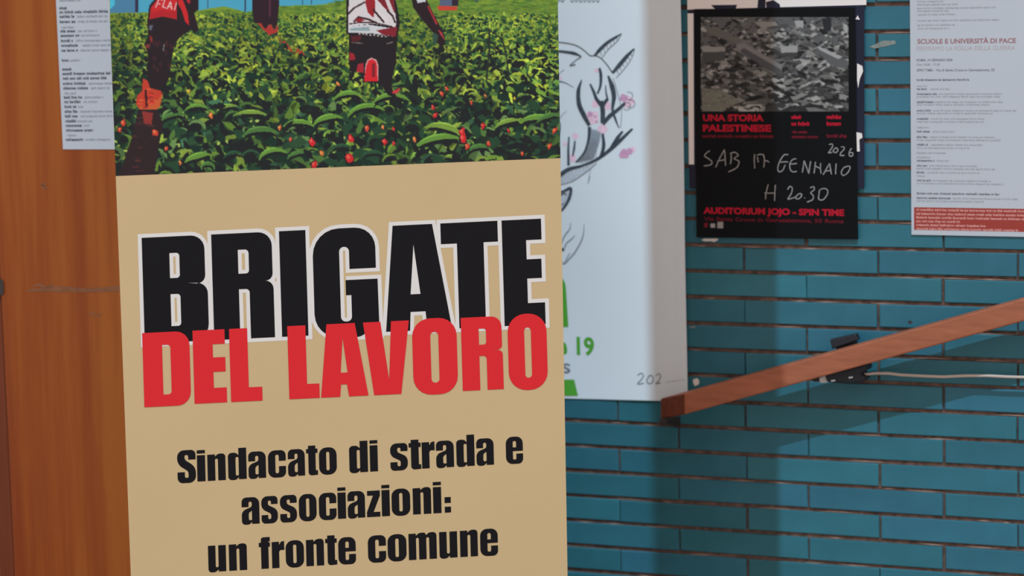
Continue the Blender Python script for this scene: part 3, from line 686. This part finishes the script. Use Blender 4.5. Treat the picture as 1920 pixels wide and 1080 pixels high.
for i, (ry, xa, xb, bo) in enumerate(rowsL):
    a, b_ = door.uv(xa/3.6, ry/3.6+2, q); w = (xb-xa)/3.6/900
    if bo: fb.bars(a, b_, w*bo, .0062, q+.0002, i, 1.5, .15)
    if bo < 1: ft.bars(a+w*bo+.003, b_, w*(1-bo), .0052, q+.0002, i+50, .9)
fb.done('bold_text', M['dark_text'], NOT); ft.done('text', M['grey_text'], NOT)

# ------------------------------------------------------------------ big white poster with the ink drawing
bp = Plane(WY, 0, wall.O)
E1 = wall.uv(1286, 300)[0]; BZ = wall.uv(1180, 751)[1]
bp.wave = lambda a, b: .0045 + .0022*math.sin(a*17+b*3) + .0016*math.sin(b*11+a*5) + .004*max(0, (a-E1+.05)/.05)**2
q = .0006
cs = [bp.uv(*p, .008) for p in ((760, -90), (1274.5, -90), (1289.5, 753), (760, 741))]
BIG = slab(bp, cs, 0, q, 'ink_drawing_poster', M['poster_paper'], nx=24, ny=34)
for p_ in BIG.data.polygons: p_.use_smooth = False
tag(BIG, 'large white poster with black ink drawing of horned animal and pink blossom, beside the banner', 'poster')
ip, it, iw, pk, dp = [Flat(bp) for _ in range(5)]
def A(*p): return [(1040+x/3.6, 50+y/3.6) for x, y in p]
def B(*p): return [(1040+x/6, 330+y/6) for x, y in p]
q1, q2, q3 = .0012, .0016, .0020
ip.ribbon(A((-60, 100), (14, 103), (70, 108), (140, 122), (190, 148), (245, 195)), [1.6, 1.6, 1.8, 1.8, 1.8, 1.6], q2)
ip.ribbon(A((275, 195), (310, 155), (360, 108), (410, 75), (457, 46)), [4, 7, 6, 5, 1.2], q2)
it.ribbon(A((457, 48), (425, 100), (370, 150), (322, 215)), [1, 1.2, 1.2, 1], q2)
for t in np.linspace(.1, .85, 6):
    x = 300+150*t; y_ = 170-115*t; it.ribbon(A((x, y_), (x+8-10*t, y_+40-20*t)), 1, q2)
ip.ribbon(A((245, 195), (300, 200), (350, 245), (395, 310)), [1.8, 1.6, 1.8, 2], q2)
ip.ribbon(A((395, 312), (440, 260), (490, 200), (540, 148)), [5, 8, 7, 2.5], q2)
it.ribbon(A((545, 150), (520, 220), (470, 290), (420, 345)), 1.1, q2)
for t in np.linspace(.1, .85, 6):
    x = 410+125*t; y_ = 300-140*t; it.ribbon(A((x, y_), (x+14, y_+35-20*t)), 1, q2)
ip.ribbon(A((-60, 162), (14, 164), (80, 170), (140, 180), (186, 200)), [3, 4, 5, 6, 2], q2)
it.ribbon(A((185, 203), (150, 225), (108, 262), (146, 254)), [2.2, 1.6, 2, 2.4], q2)
it.ribbon(A((-30, 360), (14, 368), (70, 375), (135, 410)), [2, 3, 1.6, .7], q2)
it.ribbon(A((15, 350), (40, 310), (70, 290)), .8, q2); it.ribbon(A((40, 620), (60, 590), (85, 568)), .7, q2)
ip.ribbon(A((188, 358), (166, 430), (170, 520), (200, 590), (240, 665)), [2, 8, 9.5, 10, 7], q2)
ip.ribbon(A((308, 278), (318, 330), (314, 400), (295, 452)), [5, 6.5, 5, 3.5], q1)
ip.ribbon(A((245, 385), (270, 440), (290, 490), (325, 530)), [3.5, 6, 7, 10], q1)
ip.ribbon(A((350, 395), (352, 440), (362, 485)), [2, 3, 4], q1)
ip.ribbon(A((366, 330), (392, 400), (405, 470), (396, 560), (415, 620), (438, 680)), [3.5, 10, 9, 5, 4.5, 1.5], q2)
ip.ribbon(A((318, 500), (330, 560), (330, 650)), [9, 10, 9], q1); ip.ribbon(A((365, 485), (345, 510), (330, 540)), [6, 7, 6], q1)
ip.ribbon(A((480, 515), (430, 560), (380, 600), (330, 655)), [5.5, 6.5, 8, 8], q2)
ip.ribbon(A((242, 675), (235, 760), (208, 845), (150, 915)), [7, 5, 4, 3], q2)
for k in range(11): it.ribbon(A((252+k*6.5, 690+k*2), (244+k*6.5, 770), (203+k*7.5, 860), (160+k*10, 915-k*2)), .9, q2)
ip.ribbon(A((330, 720), (338, 800), (320, 870), (285, 905)), [5, 7.5, 6, 3], q2)
ip.ribbon(A((-40, 1040), (30, 1008), (100, 962), (200, 935), (300, 890), (380, 830), (440, 775), (530, 688)), [9, 9, 8, 4.5, 6, 7.5, 8, 4], q1)
ip.ribbon(A((385, 825), (430, 750), (465, 705)), [7, 7, 4], q1)
it.ribbon(A((-20, 1082), (60, 1062), (130, 1040), (220, 980), (290, 920)), 1.3, q2)
iw.px([A((-40, 1050), (30, 1020), (110, 972), (200, 945), (285, 912), (220, 975), (130, 1035), (40, 1062), (-40, 1080))], .0008)
iw.px([A((245, 690), (315, 690), (300, 780), (290, 880), (200, 930), (165, 915), (225, 830))], .0008)
ip.ribbon(A((102, 742), (98, 830), (100, 935)), [3, 4.5, 5.5], q2); ip.ribbon(A((143, 768), (138, 820), (128, 872)), [3, 4.5, 3], q2)
ip.ribbon(A((40, 642), (36, 700), (16, 790)), [2.5, 5.5, 4], q2)
it.ribbon(A((400, 345), (430, 450), (456, 560), (452, 665), (438, 682)), 1, q2)
it.ribbon(A((250, 960), (240, 1010), (235, 1060)), .7, q2)
for i, (x, y_, r) in enumerate(((260, 615, 46), (280, 520, 25), (357, 533, 30), (330, 690, 32), (500, 505, 40), (145, 738, 20), (125, 885, 26), (535, 828, 18), (75, 790, 14), (290, 295, 14), (40, 345, 14))):
    pk.blob(1040+x/3.6, 50+y_/3.6, r/3.6, .0008+i*2e-5, seed=i)
for i, (x, y_, r) in enumerate(((470, 480, 26), (475, 858, 32), (245, 590, 18), (510, 840, 22))): dp.blob(1040+x/3.6, 50+y_/3.6, r/3.6, .00105+i*2e-5, seed=i+30)
for cx, cy in ((505, 465), (520, 520), (490, 535)): it.ribbon([(1040+(cx+26*math.cos(t))/3.6, 50+(cy+26*math.sin(t))/3.6) for t in np.linspace(-2, 2.6, 8)], .9, q3)
for cx, cy in ((278, 600), (290, 635)): it.ribbon(A((cx-5, cy), (cx+5, cy+6)), 1.4, q3)
ip.ribbon(B((-40, 215), (45, 190), (110, 168), (185, 135), (192, 175), (168, 265), (105, 365), (45, 410), (-30, 440)), [5, 5, 4.5, 6, 6.5, 6, 4.5, 3, 3], q2)
ip.ribbon(B((45, 250), (80, 215), (125, 190), (140, 215)), [4, 2.5, 2, 2], q2); iw.px([B((-20, 220), (60, 205), (165, 160), (165, 250), (100, 350), (20, 390))], .0008)
it.ribbon(B((45, 330), (90, 320), (120, 300)), 1.4, q2)
it.ribbon(B((188, 520), (180, 590), (120, 670), (80, 760), (60, 790)), [.8, 1.6, 1.8, 1.6, 2.5], q2)
it.ribbon(B((240, 665), (190, 715), (140, 755), (118, 810)), [.8, 1.6, 1.6, 2], q2)
it.ribbon(B((345, 540), (325, 690), (240, 850), (165, 935), (112, 988), (90, 960)), [.8, 1.9, 2, 1.8, 1.8, 1.2], q2)
it.ribbon(B((180, 865), (140, 930), (120, 975)), 1.2, q2); ip.blob(1040+95/6, 330+825/6, 3.4, q2, seed=4)
it.ribbon(B((412, 0), (388, 80)), [1.2, .8], q2); it.ribbon(B((60, 920), (85, 960), (105, 985)), 1.3, q2)
# handwriting cut by the top of the frame
for x in (1047, 1056): it.ribbon([(x, -12), (x+4, -3), (x+1, 3), (x-3, 0)], 1.6, q2)
for i, x in enumerate((1072, 1080, 1088, 1096, 1104, 1112, 1120)): it.ribbon([(x, -14), (x+1, 1.5), (x+5, 2-(i % 2)), (x+6, -14)], 1.3, q2)
# pencil date
it.ribbon([(1197, 703), (1204, 699), (1208, 704), (1203, 712), (1197, 719), (1209, 718)], 1.6, q2)
it.ribbon([(1219, 704), (1214, 713), (1219, 719), (1226, 714), (1225, 705), (1218, 703)], 1.6, q2)
it.ribbon([(1231, 704), (1237, 700), (1240, 706), (1235, 715), (1231, 719), (1240, 717)], 1.6, q2)
iw.ribbon([(1249, 716), (1262, 714), (1285, 711)], 1.6, q2)
ip.done('ink_strokes', M['ink'], BIG); it.done('fine_lines', M['thin_ink'], BIG); iw.done('grey_wash', M['grey_wash'], BIG)
tag(pk.done('pink_blossom', M['pink'], BIG), 'pale pink painted blossom'); dp.done('blossom_shading', M['deep_pink'], BIG)
g_ = Flat(bp)
g_.px([rounded([(1000, 505, 10), (1050, 514, 8), (1061, 530, 8), (1066, 613, 0), (1000, 612, 0)])], q1)
g_.px([[(1000, 711), (1077, 711.5), (1084.5, 742), (1000, 741)]], q1)
a = bp.uv(1045, 662, q1); b_ = bp.uv(1115, 664, q1)
g_.text('e 19', a[0], (a[1]+b_[1])/2-.001, b_[0]-a[0], 0.037, q1, bold=.03)
tag(g_.done('green_print', M['green'], BIG), 'green lettering ending in e 19')
g_ = Flat(bp); a = bp.uv(1054, 699, q1); b_ = bp.uv(1070, 699, q1); g_.text('s', a[0], a[1], b_[0]-a[0], .032, q1, bold=.006); g_.done('grey_letter', M['grey_text'], BIG)

# ------------------------------------------------------------------ older posters and scraps under the black poster
OLD = slab(wall, pxs(wall, [(1291, 12), (1622, 10), (1622, 353), (1294, 353)], .002), .0063, .0068, 'navy_poster', M['navy_paper'])
tag(OLD, 'dark navy older poster showing at the right and left edges behind the black event poster', 'poster')
o = slab(wall, pxs(wall, [(1290, -80), (1625, -80), (1625.5, 9), (1290, 18)], .003), .0069, .0074, 'white_flyer', M['scrap'])
tag(o, 'white flyer with torn lower edge above the black event poster', 'flyer'); FLY = o
f = Flat(wall); f.px([[(1333, 9.5), (1382, 9), (1379, 18), (1342, 18)]], .0077); f.px([[(1423, -20), (1436, -20), (1435, 18), (1420, 17)], ], .0077); f.px([[(1436, 4), (1450, 0), (1462, 8), (1463, 15), (1437, 15)]], .0077)
tag(f.done('torn_edge', M['navy_paper'], FLY), 'dark navy torn patches')
o = slab(wall, pxs(wall, [(1290.5, 25), (1301.5, 25), (1302.5, 308), (1293, 308)], .003), .0069, .0074, 'paper_strip', M['scrap'])
tag(o, 'narrow white paper strip along the left edge of the black event poster', 'paper')

# black poster
q = .0090
bpl = wall
cs = pxs(wall, [(1302, 17), (1603, 14), (1609, 449), (1306, 445)], q)
BLK = slab(wall, cs, .0079, q, 'black_event_poster', M['black_print'])
tag(BLK, 'black poster with grey rubble photo, red print and white handwriting, on the teal tiles', 'poster')
P = Paint(1314, 32, 1591, 209, 1.0, (78, 80, 82)); R = random.Random(9)
for i in range(1500):
    y_ = 32+177*(i/1500)**.9; x = R.uniform(1310, 1595); s_ = 2.5+ (y_-32)/177*5.5; s_ *= R.choice((.7, 1, 1, 1.7))
    v = R.choice((28, 36, 48, 62, 74, 88, 112, 140)) + R.uniform(-6, 6); a = R.uniform(-.7, .7) ; l, w = s_*R.uniform(.8, 2), s_*R.uniform(.3, .8)
    c, s2 = math.cos(a), math.sin(a)
    P.poly([(x+l*p*c-w*k*s2, y_+l*p*s2+w*k*c) for p, k in ((-1, R.uniform(-.4, .2)), (-.2, -1), (.8, -.7), (1, .3), (.2, 1), (-.7, .7))], (v, v*1.01, v*1.0))
Z2 = lambda p: [(1280+x/2.297, y/2.297) for x, y in p]
P.poly(Z2([(85, 110), (150, 120), (260, 175), (240, 190), (120, 150)]), (84, 84, 82))
P.poly(Z2([(228, 195), (262, 182), (430, 282), (425, 318), (395, 312), (245, 225)]), (104, 104, 104)); P.poly(Z2([(245, 222), (262, 206), (425, 300), (422, 322), (395, 316)]), (66, 67, 70))
P.poly(Z2([(85, 200), (180, 200), (185, 222), (85, 225)]), (120, 122, 120)); P.poly(Z2([(85, 225), (185, 222), (180, 260), (85, 270)]), (60, 62, 62))
P.poly(Z2([(420, 200), (495, 195), (495, 225), (425, 228)]), (132, 134, 134)); P.poly(Z2([(425, 228), (495, 225), (492, 248), (430, 245)]), (54, 54, 56))
P.poly(Z2([(575, 200), (600, 205), (712, 262), (712, 300), (640, 282), (590, 232)]), (78, 80, 82)); P.poly(Z2([(575, 200), (596, 203), (690, 245), (670, 255), (590, 215)]), (138, 140, 142))
P.poly(Z2([(310, 95), (400, 92), (410, 108), (340, 122)]), (118, 118, 116)); P.poly(Z2([(85, 382), (160, 385), (220, 415), (250, 440), (150, 480), (85, 480)]), (98, 99, 90))
for _ in range(60): P.ell(R.uniform(1316, 1400), R.uniform(168, 206), R.uniform(1.5, 4), 1.2, (112, 112, 102) if R.random() < .5 else (80, 80, 76))
P.poly(Z2([(600, 80), (640, 80), (640, 130), (610, 140)]), (34, 35, 38)); P.poly(Z2([(690, 100), (712, 110), (712, 150), (695, 130)]), (140, 144, 144)); P.poly(Z2([(480, 90), (520, 88), (520, 120), (490, 118)]), (136, 140, 140))
im = P.im; P.im = im*.4 + .15*(np.roll(im, 1, 0)+np.roll(im, -1, 0)+np.roll(im, 1, 1)+np.roll(im, -1, 1)); P.im[0] = P.im[1]; P.im[-1] = P.im[-2]
M['rubble'] = vc_mat('rubble_photo_print', .6)
tag(P.build(wall, q+.0002, 'photo_print', M['rubble'], BLK, LW*1.08), 'grey photograph of a field of rubble')
fr, fd, fc = Flat(wall), Flat(wall), Flat(wall)
def at(x, y): return wall.uv(x, y, q)
def tx(fl, s_, x0, yb, x1, hpx, bold=.03):
    a = at(x0, yb); b_ = at(x1, yb); fl.text(s_, a[0], a[1], b_[0]-a[0], hpx/930, q+.0002, bold)
def br(fl, x0, yb, x1, hpx, seed, wt=1.3):
    a = at(x0, yb); b_ = at(x1, yb); fl.bars(a[0], a[1], b_[0]-a[0], hpx/930, q+.0002, seed, wt, .1)
tx(fr, 'UNA STORIA', 1318, 226.5, 1432, 12, .045); tx(fr, 'PALESTINESE', 1318, 246, 1446, 12.5, .045)
br(fr, 1484, 223, 1512, 7.5, 1, 1.7); br(fr, 1484, 235.5, 1521, 7.5, 2, 1.7); br(fr, 1550, 223, 1588, 8, 3, 1.7); br(fr, 1550, 235.5, 1582, 8, 4, 1.7)
br(fd, 1317, 258, 1456, 6.5, 5); br(fd, 1485, 250, 1515, 6, 6); br(fd, 1485, 259, 1535, 6, 7); br(fd, 1550, 258, 1588, 7, 8)
tx(fr, 'AUDITORIUM JOJO - SPIN TIME', 1319, 400, 1583, 11.5, .045); tx(fd, 'Via Santa Croce in Gerusalemme, 55 Roma', 1320, 413.5, 1582, 7, .02)
fr.done('red_text', M['red_print'], BLK); fd.done('dark_red_text', M['dark_red_print'], BLK)
def Hh(*p): return [(1300+x/4.5, 200+y/4.5) for x, y in p]
for st in (Hh((140, 372), (118, 385), (95, 415), (130, 440), (158, 468), (140, 492), (88, 500)), Hh((188, 512), (225, 430), (262, 362)), Hh((262, 362), (268, 430), (272, 498)), Hh((200, 462), (240, 452), (270, 448)),
           Hh((318, 395), (320, 440), (312, 485)), Hh((310, 395), (350, 385), (378, 410), (345, 438), (385, 462), (370, 510), (330, 535), (296, 550)),
           Hh((516, 400), (514, 460), (518, 520)), Hh((535, 412), (560, 402), (592, 405)), Hh((592, 405), (600, 450), (594, 515)), Hh((594, 470), (615, 455), (640, 470)), Hh((540, 425), (545, 450), (548, 470)),
           Hh((800, 405), (765, 408), (730, 460), (712, 520), (725, 550), (755, 535), (775, 490)), Hh((735, 470), (770, 465), (800, 468)),
           Hh((868, 440), (840, 445), (815, 480), (818, 530), (840, 550), (872, 545)), Hh((818, 485), (850, 482), (875, 478)),
           Hh((920, 555), (928, 505), (935, 455)), Hh((935, 455), (955, 510), (975, 565)), Hh((975, 565), (982, 510), (990, 460)),
           Hh((1018, 562), (1025, 515), (1030, 465)), Hh((1030, 500), (1055, 515), (1075, 520)), Hh((1075, 475), (1072, 520), (1078, 565)),
           Hh((1095, 575), (1125, 520), (1150, 480)), Hh((1150, 480), (1158, 530), (1165, 572)), Hh((1112, 545), (1140, 540), (1160, 540)), Hh((1205, 480), (1202, 520), (1200, 570)),
           Hh((1310, 500), (1270, 515), (1248, 555), (1265, 580), (1300, 560), (1322, 520), (1315, 498)),
           Hh((1145, 320), (1170, 315), (1175, 335), (1150, 375), (1140, 390), (1170, 385)), Hh((1195, 350), (1180, 375), (1200, 388), (1220, 370), (1212, 350), (1195, 350)), Hh((1245, 340), (1270, 340), (1272, 358), (1245, 390), (1240, 410), (1275, 412)), Hh((1335, 350), (1315, 385), (1318, 415), (1342, 415), (1345, 390), (1318, 388)),
           Hh((632, 655), (615, 720), (608, 780)), Hh((692, 660), (688, 725), (685, 795)), Hh((600, 728), (645, 730), (690, 728)),
           Hh((795, 700), (815, 672), (835, 690), (825, 735), (798, 780), (840, 770), (860, 765)), Hh((890, 735), (865, 760), (875, 780), (905, 765), (915, 740), (892, 732)), Hh((938, 768), (942, 772)),
           Hh((985, 685), (1015, 675), (1020, 700), (990, 728), (1012, 750), (1005, 785), (960, 805)), Hh((1065, 700), (1060, 740), (1058, 780), (1095, 785), (1130, 740), (1132, 705), (1105, 690), (1072, 698))):
    fc.ribbon(st, 1.9, q+.0004)
tag(fc.done('handwriting', M['chalk'], BLK), 'white handwriting: SAB 17 GENNAIO 2026 H 2030')
f = Flat(wall); f.px([rounded([(1345, 416, 1), (1356, 416, 1), (1356, 428, 1), (1345, 428, 1)])], q+.0002); f.px([rounded([(1332, 419, 1), (1341, 419, 1), (1341, 427, 1), (1332, 427, 1)])], q+.0002); f.done('small_emblem', M['chalk'], BLK)
f = Flat(wall); f.px([[(1320, 418), (1328, 418), (1326, 427), (1320, 426)]], q+.0002); f.done('red_emblem', M['dark_red_print'], BLK)

# torn scraps and bits of tape
def scrap(pts, label, q_=.0085, m='scrap', cat='scrap', name='torn_paper_scrap', group=None):
    P2 = [wall.uv(x, y, q_) for x, y in pts]; n = len(P2)
    if area(P2) < 0: P2 = P2[::-1]
    V = [wall.W(*p, q_) for p in P2] + [wall.W(*p, q_-.0008) for p in P2]
    o = mk(name, V, [tuple(range(n)), tuple(range(n, 2*n))[::-1]] + [(i, i+n, (i+1) % n+n, (i+1) % n) for i in range(n)], M[m]); return tag(o, label, cat, group)
scrap([(1607, 119), (1617, 124), (1618, 134), (1612, 148), (1609, 165), (1607, 150)], 'upper white torn scrap on the right edge of the black poster', .0095)
scrap([(1606, 248), (1616, 250), (1617, 258), (1611, 262), (1612, 284), (1607, 284)], 'lower white torn scrap on the right edge of the black poster', .0095)
scrap([(1604, 36), (1608, 29), (1612, 37)], 'tiny white torn scrap at the top right corner of the black poster', .0095)
scrap([(1315, 450), (1320, 447.5), (1345, 447), (1347, 450), (1338, 454), (1334, 452), (1322, 452.5)], 'white torn scrap just under the black poster, lower left corner', .0010)
scrap([(1299, 712), (1307, 709), (1311, 714), (1310, 721), (1303, 724), (1300, 719)], 'small white square of tape just above the handrail end', .002, cat='tape', name='white_tape')
M['residue'] = mat('tape_residue', aw(108, 118, 116), .8, .1, var=.2, nscale=90)
scrap([(1630, 88), (1645, 81), (1655, 76), (1678, 76), (1680, 82), (1660, 87), (1640, 91)], 'greyish smear of old tape on the tiles between the two printed posters', .0012, 'residue', 'tape', 'tape_residue')
scrap([(1291, 613), (1303, 611), (1304, 614), (1293, 615.5)], 'thin pale sliver on the tile joint right of the big white poster', .0012, 'residue', 'tape', 'tape_residue')
scrap([(1702, 602), (1708, 601), (1710, 606), (1704, 607)], 'dark spot on a tile just above the handrail', .0008, 'dark_metal', 'mark', 'dark_spot')

# ------------------------------------------------------------------ right programme sheet
q = .0040
TLr, BLr, BRr = wall.uv(1705.5, 0, q), wall.uv(1709, 440, q), wall.uv(1920, 441.5, q)
w_ = .297; zb = BLr[1]
PRG = slab(wall, [(BLr[0]-.001, zb+.62), (BLr[0]+w_, zb+.62), (BLr[0]+w_, zb), (BLr[0], zb)], .0012, q, 'programme_sheet', M['white_paper'])
tag(PRG, 'white printed programme sheet with brick-red band at the bottom, on tiles at the right edge', 'poster')
def at(x, y): return wall.uv(x, y, q)
ft, fb, f1, f2, f3, f4 = [Flat(wall) for _ in range(6)]
a, b_ = at(1714, 431), at(1925, 389.5)
f3.rect(a[0], a[1], BLr[0]+w_-.006, at(1714, 388.5)[1], q+.0002); f3.done('red_band', M['brick_red'], PRG)
tx(f1, 'SCUOLE E UNIVERSITÀ DI PACE', 1720, 82, 1905, 8.5, .03); f1.done('title', M['brown_text'], PRG)
tx(f2, 'FERMIAMO LA FOLLIA DELLA GUERRA', 1719, 95, 1903, 8, .0); f2.done('subtitle', M['pale_brown_text'], PRG)
tx(fb, 'ROMA, 14 GENNAIO 2026', 1719, 115, 1786, 4.6, .02); tx(fb, 'SPIN TIME - Via di Santa Croce in Gerusalemme, 55', 1719, 134, 1865, 4.8, .015); tx(fb, 'Ore 10.00 - 17.30', 1719, 123.5, 1762, 4.6, .0)
S2 = 2.348
for i, (yy, xa, xb, bo) in enumerate([(8, 70, 195, 0), (22, 70, 265, 0), (38, 70, 435, 0), (50, 70, 230, 0), (66, 70, 255, 0), (92, 70, 455, .0), (112, 70, 250, 0), (127, 70, 225, 0), (353, 68, 315, 1), (380, 68, 125, 0), (393, 68, 222, .4), (415, 68, 460, .25), (427, 68, 455, 0), (450, 68, 470, .2), (462, 68, 410, 0),
        (488, 68, 530, .15), (500, 68, 425, 0), (524, 68, 385, .2), (537, 68, 385, 0), (562, 68, 125, 0), (580, 68, 245, .4), (604, 68, 435, .15), (617, 68, 460, 0), (638, 68, 385, .2), (652, 68, 315, 0), (674, 68, 205, 0), (693, 68, 132, 0), (708, 68, 215, .6), (730, 68, 345, .2), (743, 68, 440, 0), (760, 68, 360, .15), (775, 68, 120, 0), (795, 68, 415, .2), (808, 68, 480, 0), (852, 68, 465, 1), (872, 68, 540, .35), (885, 68, 395, 0)]):
    a = at(1690+xa/S2, yy/S2+1.5); w = (xb-xa)/S2/980
    if bo: fb.bars(a[0], a[1], w*bo, .0046, q+.0002, i, 1.3, .1)
    if bo < 1: ft.bars(a[0]+w*bo+.002*(bo > 0), a[1], w*(1-bo), .0042, q+.0002, i+80, .8)
M['soft_text'] = mat('soft_dark_text', aw(98, 100, 110), .7, .1)
M['pale_text'] = mat('pale_grey_text', aw(122, 126, 134), .7, .1)
ft.done('text', M['pale_text'], PRG); fb.done('bold_text', M['soft_text'], PRG)
for i, (y_, xb) in enumerate(((394, 1925), (401.5, 1925), (408.5, 1925), (415.5, 1802), (422.5, 1851), (429.5, 1912))):
    a = at(1718, y_+1.2); b_ = at(xb, y_); f4.bars(a[0], a[1], b_[0]-a[0], .0050, q+.0004, i+200, 1.3, .1)
f4.done('pale_text', M['pale_on_red'], PRG)

# ------------------------------------------------------------------ handrail
QF, QB = .110, .055
def W_(x, y, q_): return wall.W(*wall.uv(x, y, q_), q_)
fTL, fBL = wall.uv(1283, 738, QF), wall.uv(1283, 779.5, QF); fTR, fBR = wall.uv(1925, 561, QF), wall.uv(1925, 600.5, QF)
sl = ((fTR[1]-fTL[1])/(fTR[0]-fTL[0]) + (fBR[1]-fBL[1])/(fBR[0]-fBL[0]))/2
hgt = ((fTL[1]-fBL[1])+(fTR[1]-fBR[1]))/2
uE = 1.62
uB = wall.uv(1238, 765, QB)[0]
def zt(u): return fTL[1] + sl*(u-fTL[0])
V = []
for u_, q_ in ((fTL[0], QF), (uE, QF), (uB, QB), (uE, QB)):
    V += [wall.W(u_, zt(u_), q_), wall.W(u_, zt(u_)-hgt, q_)]
r0 = wall.W(fTL[0], zt(fTL[0]), QF)
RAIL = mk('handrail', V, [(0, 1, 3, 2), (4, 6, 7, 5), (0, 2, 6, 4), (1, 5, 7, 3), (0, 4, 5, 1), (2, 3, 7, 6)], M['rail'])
b = RAIL.modifiers.new('bevel', 'BEVEL'); b.width = .003; b.segments = 2
M['end_face'] = mat('rail_end_face', aw(92, 44, 22), .6, .2, var=.2, nscale=60)  # cut end face in a darker tone than the rest of the rail
RAIL.data.materials.append(M['end_face']); RAIL.data.polygons[4].material_index = 1
tag(RAIL, 'reddish brown wooden handrail sloping up to the right across the teal tiles', 'handrail')
def bracket(u_, wd=.012, dz=.022):
    z1 = zt(u_)-hgt+.002
    return hexa([wall.W(u_-wd, z1-.004-dz*.3, .086), wall.W(u_+wd, z1-.004-dz*.3, .086), wall.W(u_+wd, z1, .086), wall.W(u_-wd, z1, .086),
                 wall.W(u_-wd, z1-dz-.012, .0), wall.W(u_+wd, z1-dz-.012, .0), wall.W(u_+wd, z1-.010, .0), wall.W(u_-wd, z1-.010, .0)], 'bracket', M['dark_metal'], RAIL)
bracket(wall.uv(1254, 790, .05)[0], .008, .018); bracket(1.45)

# black clamp on the rail with its cable
c0 = W_(1590, 705, .03)
CL = empty('cable_clamp', (c0[0], c0[1], c0[2]-.02), 'black plastic clamp gripping the handrail from behind, cream cable running from it', 'clamp')
def block(pts, qa, qb, name, m, bev=.002):
    uv = [wall.uv(x, y, qb) for x, y in pts]
    if area(uv) < 0: uv = uv[::-1]
    n = len(uv); V = [wall.W(*p, qb) for p in uv] + [wall.W(*p, qa) for p in uv]
    o = mk(name, V, [tuple(range(n)), tuple(range(n, 2*n))[::-1]] + [(i, i+n, (i+1) % n+n, (i+1) % n) for i in range(n)], M[m], CL)
    b = o.modifiers.new('bevel', 'BEVEL'); b.width = bev; b.segments = 2; return o
block([(1555.5, 637), (1604, 626.5), (1609, 638), (1560, 654.5)], .030, .050, 'upper_jaw', 'black_plastic')
block([(1566, 645), (1602, 634), (1610, 696), (1572, 705)], .010, .032, 'back_plate', 'black_plastic')
block([(1547, 702), (1580, 694), (1623, 683), (1626, 694), (1614, 701), (1624, 708), (1618, 716), (1590, 720), (1552, 717)], .018, .062, 'body', 'black_plastic', .003)
block([(1521, 711), (1531, 707), (1536, 716), (1526, 716)], .03, .045, 'tip', 'dark_metal', .001)
tag(block([(1535, 709), (1548, 705), (1550, 718), (1537, 718)], .028, .050, 'plug', 'white_plastic'), 'white plug end')
for x, y_ in ((1595, 708), (1562, 714)): tag(block([(x-4, y_-1.5), (x+4, y_-2.5), (x+4, y_+1), (x-4, y_+2)], .0615, .0628, 'bright_sliver', 'alu', .0004), 'bright metal sliver')  # thin bright slivers on the front of the clamp body
cp = [(1608, 702.5, .05), (1622, 702, .045), (1640, 700, .035), (1665, 700, .03), (1690, 703, .03), (1730, 705, .03), (1770, 706.5, .03), (1810, 704.5, .03), (1850, 704.5, .03), (1890, 706.5, .03), (1930, 707.5, .03), (2000, 709, .03), (2120, 705, .03)]
o = tube([W_(x, y_, q_) for x, y_, q_ in cp], .0030, 'cable', M['cable'])
tag(o, 'cream-coloured thin cable running right from the black clamp under the handrail', 'cable')
